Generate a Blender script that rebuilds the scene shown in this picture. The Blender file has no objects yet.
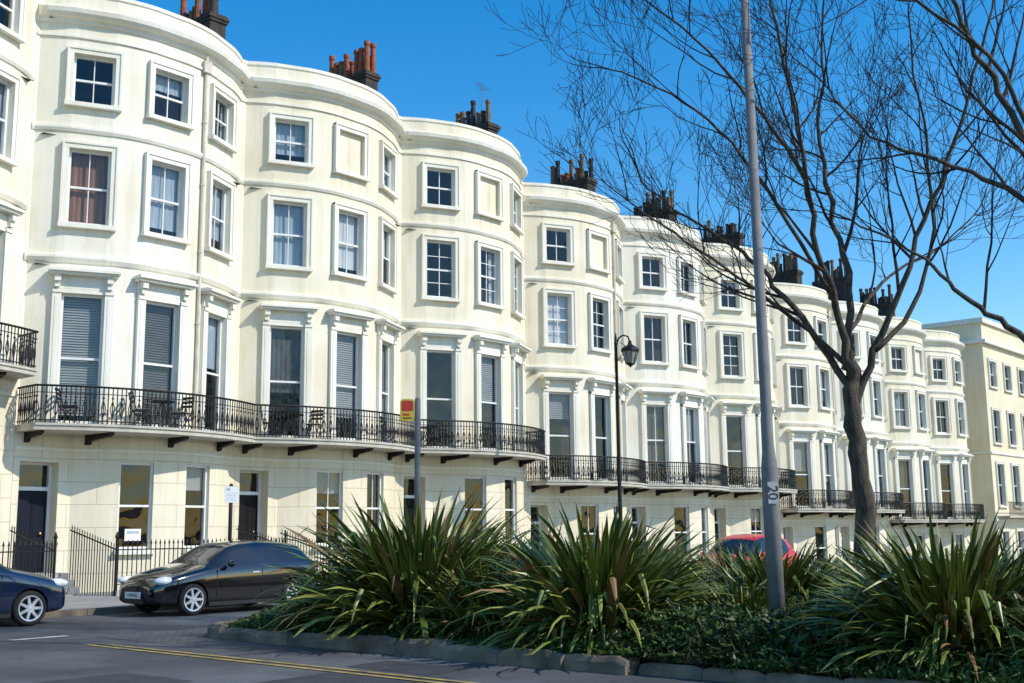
import bpy, math, random
import numpy as np
from mathutils import Vector, Matrix
random.seed(7)
rng = np.random.default_rng(7)
scene = bpy.context.scene
scene.view_settings.view_transform = 'Standard'
scene.view_settings.look = 'None'
scene.view_settings.exposure = 0
COL = scene.collection
rad = math.radians

# ------------------------------------------------------------------ materials
def new_mat(name):
    m = bpy.data.materials.new(name); m.use_nodes = True
    nt = m.node_tree
    b = nt.nodes["Principled BSDF"]
    return m, nt, b

def mat(name, c, rough=0.6, var=0.12, scale=3.0, bump=0.0, metal=0.0, spec=0.5, c2=None, stretch=(1,1,1), detail=6, bscale=None, coat=0):
    m, nt, b = new_mat(name)
    tc = nt.nodes.new("ShaderNodeTexCoord")
    mp = nt.nodes.new("ShaderNodeMapping"); mp.inputs['Scale'].default_value = stretch
    nt.links.new(tc.outputs['Object'], mp.inputs[0])
    n = nt.nodes.new("ShaderNodeTexNoise"); n.inputs['Scale'].default_value = scale; n.inputs['Detail'].default_value = detail
    nt.links.new(mp.outputs[0], n.inputs['Vector'])
    r = nt.nodes.new("ShaderNodeValToRGB")
    if c2 is None: c2 = tuple(x*(1-var*2) for x in c)
    r.color_ramp.elements[0].position = 0.3; r.color_ramp.elements[1].position = 0.65
    r.color_ramp.elements[0].color = (*c2, 1); r.color_ramp.elements[1].color = (*c, 1)
    nt.links.new(n.outputs['Fac'], r.inputs[0])
    nt.links.new(r.outputs[0], b.inputs['Base Color'])
    b.inputs['Roughness'].default_value = rough; b.inputs['Metallic'].default_value = metal
    b.inputs['Specular IOR Level'].default_value = spec
    if coat: b.inputs['Coat Weight'].default_value = coat; b.inputs['Coat Roughness'].default_value = 0.03
    if bump:
        n2 = nt.nodes.new("ShaderNodeTexNoise"); n2.inputs['Scale'].default_value = bscale or scale*6; n2.inputs['Detail'].default_value = 5
        nt.links.new(tc.outputs['Object'], n2.inputs['Vector'])
        bp = nt.nodes.new("ShaderNodeBump"); bp.inputs['Strength'].default_value = bump; bp.inputs['Distance'].default_value = 0.02
        nt.links.new(n2.outputs['Fac'], bp.inputs['Height']); nt.links.new(bp.outputs[0], b.inputs['Normal'])
    return m

def stucco(name, c, dirt, blocks=False):
    m, nt, b = new_mat(name)
    L = nt.links.new
    geo = nt.nodes.new("ShaderNodeNewGeometry")
    mp = nt.nodes.new("ShaderNodeMapping"); mp.inputs['Scale'].default_value = (2.2, 2.2, 0.16)
    L(geo.outputs['Position'], mp.inputs[0])
    n = nt.nodes.new("ShaderNodeTexNoise"); n.inputs['Scale'].default_value = 1.5; n.inputs['Detail'].default_value = 8; n.inputs['Roughness'].default_value = 0.65
    L(mp.outputs[0], n.inputs['Vector'])
    r = nt.nodes.new("ShaderNodeValToRGB")
    r.color_ramp.elements[0].position = 0.26; r.color_ramp.elements[1].position = 0.52
    r.color_ramp.elements[0].color = (*dirt, 1); r.color_ramp.elements[1].color = (*c, 1)
    L(n.outputs['Fac'], r.inputs[0])
    n2 = nt.nodes.new("ShaderNodeTexNoise"); n2.inputs['Scale'].default_value = 0.6; n2.inputs['Detail'].default_value = 3
    L(geo.outputs['Position'], n2.inputs['Vector'])
    mx = nt.nodes.new("ShaderNodeMix"); mx.data_type = 'RGBA'; mx.blend_type = 'MULTIPLY'
    r2 = nt.nodes.new("ShaderNodeValToRGB")
    r2.color_ramp.elements[0].position = 0.35; r2.color_ramp.elements[1].position = 0.6
    r2.color_ramp.elements[0].color = (0.93, 0.91, 0.86, 1); r2.color_ramp.elements[1].color = (1, 1, 1, 1)
    L(n2.outputs['Fac'], r2.inputs[0])
    mx.inputs[0].default_value = 1.0
    L(r.outputs[0], mx.inputs[6]); L(r2.outputs[0], mx.inputs[7])
    out = mx.outputs[2]
    n3 = nt.nodes.new("ShaderNodeTexNoise"); n3.inputs['Scale'].default_value = 9; n3.inputs['Detail'].default_value = 6
    L(geo.outputs['Position'], n3.inputs['Vector'])
    bp = nt.nodes.new("ShaderNodeBump"); bp.inputs['Strength'].default_value = 0.2; bp.inputs['Distance'].default_value = 0.03
    L(n3.outputs['Fac'], bp.inputs['Height'])
    nrm = bp.outputs[0]
    if blocks:
        uv = nt.nodes.new("ShaderNodeUVMap"); uv.uv_map = "UVMap"
        br = nt.nodes.new("ShaderNodeTexBrick")
        br.inputs['Scale'].default_value = 1.0; br.inputs['Brick Width'].default_value = 1.5; br.inputs['Row Height'].default_value = 0.6
        br.inputs['Mortar Size'].default_value = 0.014; br.inputs['Mortar Smooth'].default_value = 0.3
        br.inputs['Color1'].default_value = (1, 1, 1, 1); br.inputs['Color2'].default_value = (0.975, 0.97, 0.955, 1); br.inputs['Mortar'].default_value = (0.76, 0.73, 0.66, 1)
        L(uv.outputs[0], br.inputs['Vector'])
        m2 = nt.nodes.new("ShaderNodeMix"); m2.data_type = 'RGBA'; m2.blend_type = 'MULTIPLY'; m2.inputs[0].default_value = 1
        L(out, m2.inputs[6]); L(br.outputs['Color'], m2.inputs[7]); out = m2.outputs[2]
        b2 = nt.nodes.new("ShaderNodeBump"); b2.invert = True; b2.inputs['Strength'].default_value = 0.4; b2.inputs['Distance'].default_value = 0.03
        L(br.outputs['Fac'], b2.inputs['Height']); L(nrm, b2.inputs['Normal']); nrm = b2.outputs[0]
    L(out, b.inputs['Base Color']); L(nrm, b.inputs['Normal'])
    b.inputs['Roughness'].default_value = 0.55
    b.inputs['Specular IOR Level'].default_value = 0.3
    return m

def glass(name, tint=(0.95, 0.98, 1.0)):
    m, nt, b = new_mat(name)
    nt.nodes.remove(b)
    L = nt.links.new
    out = nt.nodes["Material Output"]
    tr = nt.nodes.new("ShaderNodeBsdfTransparent"); tr.inputs[0].default_value = (*[t*0.88 for t in tint], 1)
    gl = nt.nodes.new("ShaderNodeBsdfGlossy"); gl.inputs['Roughness'].default_value = 0.02
    geo = nt.nodes.new("ShaderNodeNewGeometry")
    dt = nt.nodes.new("ShaderNodeVectorMath"); dt.operation = 'DOT_PRODUCT'; L(geo.outputs['Incoming'], dt.inputs[0]); L(geo.outputs['True Normal'], dt.inputs[1])
    def mth(op, a, v=None):
        n_ = nt.nodes.new("ShaderNodeMath"); n_.operation = op; n_.use_clamp = False
        if isinstance(a, float): n_.inputs[0].default_value = a; L(v, n_.inputs[1])
        else:
            L(a, n_.inputs[0])
            if v is not None: n_.inputs[1].default_value = v
        return n_.outputs[0]
    f = mth('ABSOLUTE', dt.outputs['Value']); f = mth('SUBTRACT', 1.0, f); f = mth('POWER', f, 4.5); f = mth('MULTIPLY', f, 0.93); f = mth('ADD', f, 0.06)
    n = nt.nodes.new("ShaderNodeTexNoise"); n.inputs['Scale'].default_value = 1.6; n.inputs['Detail'].default_value = 1
    L(geo.outputs['Position'], n.inputs['Vector'])
    bp = nt.nodes.new("ShaderNodeBump"); bp.inputs['Strength'].default_value = 0.3; bp.inputs['Distance'].default_value = 0.05
    L(n.outputs['Fac'], bp.inputs['Height']); L(bp.outputs[0], gl.inputs['Normal'])
    mx = nt.nodes.new("ShaderNodeMixShader")
    L(f, mx.inputs[0]); L(tr.outputs[0], mx.inputs[1]); L(gl.outputs[0], mx.inputs[2])
    L(mx.outputs[0], out.inputs[0])
    return m

def attr_mat(name, ca, cb, rough=0.5, spec=0.4):
    m, nt, b = new_mat(name)
    a = nt.nodes.new("ShaderNodeAttribute"); a.attribute_name = "shade"
    r = nt.nodes.new("ShaderNodeValToRGB")
    r.color_ramp.elements[0].color = (*ca, 1); r.color_ramp.elements[1].color = (*cb, 1)
    nt.links.new(a.outputs['Fac'], r.inputs[0]); nt.links.new(r.outputs[0], b.inputs['Base Color'])
    b.inputs['Roughness'].default_value = rough; b.inputs['Specular IOR Level'].default_value = spec
    return m, r

M = {}
M['st0'] = stucco("stucco_cream", (0.81, 0.748, 0.595), (0.66, 0.585, 0.43))
M['st1'] = stucco("stucco_ivory", (0.82, 0.778, 0.655), (0.70, 0.64, 0.50))
M['st2'] = stucco("stucco_white", (0.82, 0.785, 0.68), (0.70, 0.65, 0.52))
M['gf0'] = stucco("rusticated_cream", (0.78, 0.705, 0.545), (0.65, 0.57, 0.42), True)
M['gf1'] = stucco("rusticated_ivory", (0.79, 0.725, 0.58), (0.67, 0.60, 0.46), True)
M['yel'] = stucco("stucco_pale_yellow", (0.82, 0.73, 0.53), (0.71, 0.62, 0.42))
M['trim'] = stucco("painted_trim", (0.84, 0.81, 0.71), (0.74, 0.70, 0.58))
M['frame'] = mat("window_paint", (0.80, 0.80, 0.77), 0.35, 0.05, 4)
M['glass'] = glass("window_glass")
M['cglass'] = mat("car_glass", (0.015, 0.018, 0.022), 0.03, 0.1, 2, spec=0.9)
M['room'] = mat("unlit_room_black", (0.018, 0.017, 0.016), 0.9, 0.3, 0.8)  # near-black colour stands in for the shade of unlit rooms
M['iron'] = mat("black_iron", (0.008, 0.008, 0.009), 0.5, 0.2, 8, spec=0.3)
M['slab'] = mat("balcony_stone", (0.55, 0.51, 0.42), 0.7, 0.15, 3, bump=0.2)
M['slate'] = mat("roof_slate", (0.12, 0.12, 0.13), 0.7, 0.2, 3, bump=0.3)
M['brick'] = mat("sooty_brick", (0.07, 0.052, 0.04), 0.9, 0.3, 5, bump=0.5, c2=(0.024, 0.02, 0.018))
M['pot'] = mat("terracotta_pot", (0.36, 0.10, 0.04), 0.8, 0.2, 4)
M['potbuff'] = mat("buff_pot", (0.22, 0.15, 0.09), 0.8, 0.2, 4)
M['potdark'] = mat("sooty_pot", (0.05, 0.04, 0.035), 0.8, 0.2, 4)
M['door_navy'] = mat("door_navy", (0.006, 0.009, 0.022), 0.5, 0.1, 3, spec=0.2)
M['door_black'] = mat("door_black", (0.006, 0.006, 0.006), 0.5, 0.1, 3, spec=0.2)
M['brass'] = mat("brass", (0.6, 0.42, 0.15), 0.3, 0.1, 3, metal=1)
M['step'] = mat("step_stone", (0.42, 0.40, 0.35), 0.8, 0.15, 4, bump=0.3)
M['lead'] = mat("downpipe_paint", (0.66, 0.60, 0.48), 0.5, 0.1, 3)
M['bark'] = mat("bark", (0.105, 0.082, 0.058), 0.9, 0.3, 6, bump=0.9, c2=(0.030, 0.024, 0.018), stretch=(3, 3, 0.6))
M['twig'] = mat("twig", (0.052, 0.038, 0.028), 0.85, 0.25, 6, spec=0.2)
M['galv'] = mat("grey_post_paint", (0.235, 0.23, 0.225), 0.75, 0.15, 3, bump=0.15, spec=0.15)
M['white'] = mat("sign_white", (0.8, 0.8, 0.8), 0.4, 0.03, 2)
M['plate'] = mat("plate_pale_grey", (0.50, 0.50, 0.48), 0.5, 0.1, 8)
M['ink'] = mat("lettering_dark", (0.02, 0.02, 0.025), 0.5, 0.05, 2)
M['yellow'] = mat("sign_yellow", (0.75, 0.5, 0.04), 0.4, 0.05, 2)
M['red'] = mat("sign_red", (0.55, 0.03, 0.02), 0.4, 0.05, 2)
M['black_paint'] = mat("car_black", (0.005, 0.005, 0.007), 0.10, 0.1, 2, spec=0.8, coat=1)
M['navy_paint'] = mat("car_navy", (0.008, 0.016, 0.045), 0.10, 0.1, 2, spec=0.8, coat=1)
M['red_paint'] = mat("car_red", (0.6, 0.02, 0.015), 0.3, 0.05, 2, spec=0.4, coat=0.3)
M['blue_paint'] = mat("car_blue", (0.03, 0.10, 0.30), 0.2, 0.1, 2, spec=0.6, coat=1)
M['silver_paint'] = mat("car_silver", (0.45, 0.46, 0.48), 0.25, 0.05, 2, metal=0.5, coat=1)
M['rubber'] = mat("tyre_rubber", (0.015, 0.015, 0.015), 0.85, 0.2, 8)
M['alloy'] = mat("alloy_rim", (0.70, 0.70, 0.72), 0.3, 0.05, 4, metal=0.5)
M['dark'] = mat("dark_plastic", (0.01, 0.01, 0.01), 0.6, 0.1, 4)
M['lens'] = mat("headlight_lens", (0.92, 0.93, 0.95), 0.06, 0.1, 8, spec=1.0, c2=(0.6, 0.61, 0.63))
M['tail'] = mat("tail_light_red", (0.4, 0.01, 0.01), 0.15, 0.05, 4)
def asphalt():
    m, nt, b = new_mat("asphalt"); L = nt.links.new
    geo = nt.nodes.new("ShaderNodeNewGeometry")
    def noise(sc, det, st=(1, 1, 1)):
        mp = nt.nodes.new("ShaderNodeMapping"); mp.inputs['Scale'].default_value = st; L(geo.outputs['Position'], mp.inputs[0])
        n = nt.nodes.new("ShaderNodeTexNoise"); n.inputs['Scale'].default_value = sc; n.inputs['Detail'].default_value = det; L(mp.outputs[0], n.inputs['Vector']); return n
    def ramp(n, p0, p1, c0, c1):
        r = nt.nodes.new("ShaderNodeValToRGB"); r.color_ramp.elements[0].position = p0; r.color_ramp.elements[1].position = p1
        r.color_ramp.elements[0].color = (*c0, 1); r.color_ramp.elements[1].color = (*c1, 1); L(n.outputs[0], r.inputs[0]); return r
    def mul(a, c, f=1.0):
        m1 = nt.nodes.new("ShaderNodeMix"); m1.data_type = 'RGBA'; m1.blend_type = 'MULTIPLY'; m1.inputs[0].default_value = f
        L(a, m1.inputs[6]); L(c, m1.inputs[7]); return m1.outputs[2]
    a = ramp(noise(0.5, 8), 0.38, 0.62, (0.060, 0.062, 0.066), (0.120, 0.122, 0.125))
    s = ramp(noise(1.1, 4, (0.6, 0.07, 1)), 0.4, 0.6, (0.70, 0.70, 0.70), (1, 1, 1))
    s2 = ramp(noise(3.0, 2), 0.30, 0.40, (0.78, 0.78, 0.77), (1, 1, 1))
    gr = ramp(noise(70, 2), 0.3, 0.7, (0.6, 0.6, 0.6), (1.4, 1.4, 1.4))
    o = mul(mul(mul(a.outputs[0], s.outputs[0]), gr.outputs[0]), s2.outputs[0])
    vo = nt.nodes.new("ShaderNodeTexVoronoi"); vo.feature = 'DISTANCE_TO_EDGE'; vo.inputs['Scale'].default_value = 0.45
    wn = noise(2.5, 4); ad = nt.nodes.new("ShaderNodeVectorMath"); ad.operation = 'MULTIPLY_ADD'; ad.inputs[1].default_value = (0.5, 0.5, 0); L(wn.outputs[1], ad.inputs[0]); L(geo.outputs['Position'], ad.inputs[2]); L(ad.outputs[0], vo.inputs['Vector'])
    cr = ramp(vo, 0.0, 0.008, (0.45, 0.45, 0.45), (1, 1, 1))
    L(mul(o, cr.outputs[0], 0.8), b.inputs['Base Color'])
    n = noise(70, 4); bp = nt.nodes.new("ShaderNodeBump"); bp.inputs['Strength'].default_value = 0.5; bp.inputs['Distance'].default_value = 0.01
    L(n.outputs[0], bp.inputs['Height']); L(bp.outputs[0], b.inputs['Normal']); b.inputs['Roughness'].default_value = 0.8
    return m
M['asphalt'] = asphalt()
M['patch'] = mat("asphalt_patch", (0.052, 0.053, 0.056), 0.85, 0.2, 3, bump=0.5, bscale=50)
M['yline'] = mat("yellow_line_paint", (0.52, 0.36, 0.08), 0.75, 0.3, 4, detail=10, c2=(0.18, 0.14, 0.07))
M['wline'] = mat("white_line_paint", (0.6, 0.6, 0.58), 0.7, 0.25, 5)
M['kerb'] = mat("kerb_stone", (0.24, 0.195, 0.14), 0.85, 0.25, 2.2, bump=0.9, c2=(0.085, 0.070, 0.05), detail=10, bscale=12)
M['soil'] = mat("soil", (0.045, 0.035, 0.022), 0.95, 0.3, 5, bump=0.8)
M['ground'] = mat("ground_earth", (0.10, 0.11, 0.06), 0.95, 0.3, 0.4)
M['blind_w'] = mat("blind_white", (0.66, 0.67, 0.67), 0.7, 0.04, 2)
M['blind_g'] = mat("blind_grey", (0.34, 0.345, 0.34), 0.7, 0.08, 2)
M['blind_d'] = mat("blind_dark", (0.09, 0.087, 0.083), 0.7, 0.1, 2)
M['curt_b'] = mat("curtain_brown", (0.34, 0.17, 0.09), 0.9, 0.2, 3, stretch=(6, 6, 0.3))
M['curt_blue'] = mat("curtain_pale_blue", (0.42, 0.50, 0.56), 0.9, 0.12, 3, stretch=(6, 6, 0.3))
M['lampglass'] = mat("lamp_glass", (0.35, 0.34, 0.30), 0.15, 0.1, 3, spec=0.8)
M['leaf'], lr = attr_mat("sword_leaf", (0.024, 0.038, 0.007), (0.20, 0.23, 0.055), 0.40, 0.4)
e = lr.color_ramp.elements.new(0.5); e.color = (0.085, 0.115, 0.020, 1)
e = lr.color_ramp.elements.new(0.8); e.color = (0.20, 0.23, 0.042, 1)
e = lr.color_ramp.elements.new(0.95); e.color = (0.35, 0.35, 0.085, 1); lr.color_ramp.elements[-1].color = (0.24, 0.13, 0.055, 1)
M['cover'], _ = attr_mat("ground_cover_leaf", (0.014, 0.032, 0.006), (0.095, 0.150, 0.028), 0.5, 0.35)

def paving(name, bw, rh, c1, c2, mo):
    m, nt, b = new_mat(name)
    L = nt.links.new
    geo = nt.nodes.new("ShaderNodeNewGeometry")
    br = nt.nodes.new("ShaderNodeTexBrick"); br.inputs['Scale'].default_value = 1
    br.inputs['Brick Width'].default_value = bw; br.inputs['Row Height'].default_value = rh; br.inputs['Mortar Size'].default_value = 0.012
    br.inputs['Color1'].default_value = (*c1, 1); br.inputs['Color2'].default_value = (*c2, 1); br.inputs['Mortar'].default_value = (*mo, 1)
    L(geo.outputs['Position'], br.inputs['Vector']); L(br.outputs['Color'], b.inputs['Base Color'])
    b.inputs['Roughness'].default_value = 0.8
    return m
M['paving'] = paving("paving_slabs", 0.9, 0.6, (0.34, 0.33, 0.31), (0.27, 0.26, 0.24), (0.1, 0.1, 0.09))
M['setts'] = paving("stone_setts", 0.16, 0.11, (0.15, 0.142, 0.13), (0.10, 0.096, 0.09), (0.05, 0.05, 0.045))

# ------------------------------------------------------------------ mesh builder
class MB:
    def __init__(s): s.v = []; s.f = []; s.m = []; s.uv = []
    def add(s, vs, fs, mi=0):
        o = len(s.v); s.v += [tuple(p) for p in vs]
        for f in fs: s.f.append(tuple(i+o for i in f)); s.m.append(mi)
    def quad(s, a, b, c, d, mi=0): s.add([a, b, c, d], [(0, 1, 2, 3)], mi)
    def box(s, x0, x1, y0, y1, z0, z1, mi=0):
        vs = [(x0,y0,z0),(x1,y0,z0),(x1,y1,z0),(x0,y1,z0),(x0,y0,z1),(x1,y0,z1),(x1,y1,z1),(x0,y1,z1)]
        s.add(vs, [(0,3,2,1),(4,5,6,7),(0,1,5,4),(1,2,6,5),(2,3,7,6),(3,0,4,7)], mi)
    def beam(s, p, q, w, mi=0):
        s.tube([p, q], [w, w], 4, mi)
    def tube(s, path, radii, n=6, mi=0, cap=True):
        path = [Vector(p) for p in path]; vs = []; fs = []
        prev = None
        for i, p in enumerate(path):
            t = (path[min(i+1, len(path)-1)] - path[max(i-1, 0)])
            if t.length < 1e-9: t = Vector((0, 0, 1))
            t.normalize()
            if prev is None:
                a = Vector((1, 0, 0)) if abs(t.x) < 0.8 else Vector((0, 1, 0))
                u = t.cross(a).normalized()
            else:
                u = (prev - t*prev.dot(t))
                u = u.normalized() if u.length > 1e-6 else t.orthogonal().normalized()
            prev = u; w = t.cross(u)
            for k in range(n):
                an = 2*math.pi*(k+0.5)/n
                vs.append(p + (u*math.cos(an) + w*math.sin(an))*radii[i])
        for i in range(len(path)-1):
            for k in range(n):
                a = i*n+k; b = i*n+(k+1) % n
                fs.append((a, b, b+n, a+n))
        if cap:
            fs.append(tuple(reversed(range(n)))); fs.append(tuple(range((len(path)-1)*n, len(path)*n)))
        s.add(vs, fs, mi)
    def lathe(s, prof, n=16, mi=0, c=(0, 0, 0), axis='z', cap=True):
        vs = []; fs = []
        for r, z in prof:
            for k in range(n):
                a = 2*math.pi*k/n
                if axis == 'z': vs.append((c[0]+r*math.cos(a), c[1]+r*math.sin(a), c[2]+z))
                else: vs.append((c[0]+r*math.cos(a), c[1]+z, c[2]+r*math.sin(a)))
        for i in range(len(prof)-1):
            for k in range(n):
                a = i*n+k; b = i*n+(k+1) % n
                fs.append((a, b, b+n, a+n))
        if cap: fs.append(tuple(reversed(range(n)))); fs.append(tuple(range((len(prof)-1)*n, len(prof)*n)))
        s.add(vs, fs, mi)
    def mesh(s, name, mats, smooth=False):
        me = bpy.data.meshes.new(name); me.from_pydata(s.v, [], s.f)
        for m in mats: me.materials.append(m)
        me.polygons.foreach_set('material_index', s.m)
        if smooth: me.polygons.foreach_set('use_smooth', [True]*len(s.f))
        me.update(); return me

def ob(name, me, parent=None, loc=(0, 0, 0), rz=0.0, label=None, category=None, group=None, kind=None, rot=None, scale=None):
    o = bpy.data.objects.new(name, me); COL.objects.link(o)
    o.location = loc; o.rotation_euler = rot if rot else (0, 0, rz)
    if scale: o.scale = scale
    if parent: o.parent = parent
    if label: o["label"] = label
    if category: o["category"] = category
    if group: o["group"] = group
    if kind: o["kind"] = kind
    return o

def text_mesh(body, size, m, name="lettering", ext=0.002, align='CENTER'):
    c = bpy.data.curves.new(name, 'FONT'); c.body = body; c.size = size; c.extrude = ext
    c.align_x = align; c.align_y = 'CENTER'
    t = bpy.data.objects.new("tmp", c); COL.objects.link(t)
    bpy.context.view_layer.update()
    dg = bpy.context.evaluated_depsgraph_get()
    me = bpy.data.meshes.new_from_object(t.evaluated_get(dg)); me.name = name
    me.materials.clear(); me.materials.append(m)
    bpy.data.objects.remove(t); return me

# ------------------------------------------------------------------ terrain
def g(x):
    if x < 22: return 0.0
    if x > 95: return -0.045*73
    return -0.045*(x-22)

XS = [-400, -100, -40, 0, 22, 40, 60, 80, 95, 150, 600, 2500]
def strip(name, x0, x1, y0, y1, dz, m, label=None, skirt=0.0):
    xs = [x0] + [x for x in XS if x0 < x < x1] + [x1]
    b = MB()
    for i in range(len(xs)-1):
        a, c = xs[i], xs[i+1]
        b.quad((a, y0, g(a)+dz), (c, y0, g(c)+dz), (c, y1, g(c)+dz), (a, y1, g(a)+dz))
        if skirt:
            b.quad((a, y0, g(a)+dz-skirt), (c, y0, g(c)+dz-skirt), (c, y0, g(c)+dz), (a, y0, g(a)+dz))
    return ob(name, b.mesh(name, [m]), kind="structure", label=label)
strip("ground", -2500, 2500, -2500, 2500, -0.02, M['ground'])
strip("road", -70, 130, -60, 22.2, 0.0, M['asphalt'])
strip("pavement", -70, 130, 22.35, 29.4, 0.12, M['paving'], skirt=0.14)
b = MB(); x = -40
while x < 110:
    l = 0.92; b.box(x, x+l-0.012, 22.19, 22.349, min(g(x), g(x+l))-0.1, g(x+l/2)+0.125); x += l
ob("kerb", b.mesh("kerb", [M['kerb']]), kind="structure")
b = MB()
TX, TY, TR = 11.75, 15.35, 0.95
def isl_outline():
    pts = [(11.05, -25), (11.05, TY)]
    for k in range(1, 8):
        a = math.pi - k/8*math.pi/2
        pts.append((TX+(TR-0.25)*math.cos(a), TY+(TR-0.25)*math.sin(a)))
    pts += [(TX, TY+TR-0.25), (22, TY+TR-0.25), (95, TY+TR-0.25)]
    return pts
out = isl_outline()
for (xa, ya), (xb, yb) in zip(out[1:-1], out[2:]):
    b.quad((xa, -25, g(xa)+0.15), (xb, -25, g(xb)+0.15), (xb, yb, g(xb)+0.15), (xa, ya, g(xa)+0.15))
ob("planted_bed_ground", b.mesh("planted_bed_ground", [M['soil']]), kind="structure")
b = MB()
def kerb_run(p, q, h, w=0.3, l=1.0):
    p = Vector(p); q = Vector(q); d = (q-p); L = d.length; d.normalize(); n = Vector((-d.y, d.x)); s = 0
    while s < L-0.02:
        e = min(s+l*random.uniform(0.7, 1.3), L)
        hh = h+random.uniform(-0.03, 0.02); ins = random.uniform(-0.02, 0.02)
        nn = 6; cols = []
        for k in range(nn+1):
            t = s+0.004+(e-s-0.008)*k/nn
            j1, j2, j3 = (random.uniform(-0.012, 0.012) for _ in range(3)); rd = 0.03 if k in (0, nn) else 0
            a = p+d*t+n*(ins+j1); a2 = p+d*t+n*(ins+0.045+j2); a3 = p+d*t+n*w
            z = g(a.x)
            cols.append([(a.x, a.y, z-0.05), (a.x, a.y, z+hh-0.055+j3-rd), (a2.x, a2.y, z+hh+j1-rd), (a3.x, a3.y, z+hh+j2-rd), (a3.x, a3.y, z-0.05)])
        vs = [v for c in cols for v in c]; fs = []
        for k in range(nn):
            for m_ in range(4): o = k*5+m_; fs.append((o, o+5, o+6, o+1))
        fs.append((0, 1, 2, 3, 4)); fs.append(tuple(nn*5+i for i in (4, 3, 2, 1, 0)))
        b.add(vs, fs)
        s = e
kerb_run((10.8, TY), (10.8, 7.7), 0.20)
kerb_run((10.95, 7.65), (10.95, -24), 0.15)
prev = (10.8, TY)
for k in range(1, 6):
    a = math.pi - k/5*math.pi/2
    cur = (TX+TR*math.cos(a), TY+TR*math.sin(a)); kerb_run(cur, prev, 0.19, 0.26, 2); prev = cur
kerb_run((90, TY+TR), prev, 0.16)
ob("island_kerb", b.mesh("island_kerb", [M['kerb']]), kind="structure")
b = MB()
for off in (0, 0.2):
    b.quad((9.25-off, -20, 0.009), (9.33-off, -20, 0.009), (9.33-off, 16.2, 0.009), (9.25-off, 16.2, 0.009))
ob("yellow_lines", b.mesh("yellow_lines", [M['yline']]), kind="structure")
b = MB()
for k in range(5):
    x0 = 8.75-k*1.6; b.quad((x0, 17.8, 0.009), (x0+0.95, 17.8, 0.009), (x0+0.95, 17.98, 0.009), (x0, 17.98, 0.009))
ob("white_road_markings", b.mesh("white_road_markings", [M['wline']]), kind="structure")
b = MB(); b.quad((9.9, 15.2, 0.004), (10.79, 15.2, 0.004), (10.79, 17.4, 0.004), (9.9, 17.4, 0.004)); b.quad((10.79, 16.4, 0.004), (13.5, 16.4, 0.004), (13.5, 17.4, 0.004), (10.79, 17.4, 0.004))
ob("stone_sett_gutter_path", b.mesh("stone_sett_gutter_path", [M['setts']]), kind="structure")
b = MB()
for x0, x1, y0, y1 in ((5.2, 7.6, 11.2, 12.6), (6.9, 9.0, 6.0, 10.6), (3.0, 4.1, 13, 20), (9.5, 10.3, 9.5, 11)):
    b.quad((x0, y0, 0.004), (x1, y0+0.05, 0.004), (x1-0.04, y1, 0.004), (x0+0.03, y1-0.06, 0.004))
ob("road_repair_patches", b.mesh("road_repair_patches", [M['patch']]), kind="structure")

# ------------------------------------------------------------------ houses
W = 6.80; X0 = 13.98; YH = 29.0
R = 4.87; PROJ = 1.2; YC = R-PROJ
AM = math.degrees(math.asin(3.29/R))
def arcpt(a, o=0, cx=W/2, yc=YC, r=R):
    a = rad(a); return (cx+(r+o)*math.sin(a), yc-(r+o)*math.cos(a))
def make_plan(angs, wins, cx, yc, r, lead, tail):
    P = []; N = []; seg = {}
    for p in lead: P.append(p[0]); N.append(p[1])
    allb = []
    cur = angs[0]
    for wi, (a0, a1) in enumerate(wins+[(angs[1], None)]):
        n = max(1, int((a0-cur)/2.5+0.5))
        for k in range(n): allb.append(cur+(a0-cur)*k/n)
        if a1 is None: allb.append(a0)
        else:
            seg[wi] = len(P)+len(allb); allb.append(a0); cur = a1
    for a in allb:
        P.append(arcpt(a, 0, cx, yc, r)); N.append((math.sin(rad(a)), -math.cos(rad(a))))
    for p in tail: P.append(p[0]); N.append(p[1])
    return P, N, seg
HA = math.degrees(math.asin(0.54/R))
ce = math.cos(rad(AM)); ye = YC-R*ce
UP, UN, USEG = make_plan((-AM, AM), [(-25.5-HA, -25.5+HA), (-HA, HA), (25.5-HA, 25.5+HA)], W/2, YC, R,
                         [((0.003, ye), (0, -ce))], [((W-0.003, ye), (0, -ce))])
GR = 4.46; GCX = 4.1; GYC = GR-0.8-0.0
gA = math.degrees(math.asin(2.5/GR)); gh = math.degrees(math.asin(0.47/GR))
yl = GYC-GR*math.cos(rad(gA))
GP, GN, GSEG = make_plan((-gA, gA), [(-12.4-gh, -12.4+gh), (13-gh, 13+gh)], GCX, GYC, GR,
                         [((0.003, yl), (0, -1)), ((0.18, yl), (0, -1)), ((1.24, yl), (0, -1))], [((W-0.003, yl), (0, -1))])
GDOOR = 1

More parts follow.
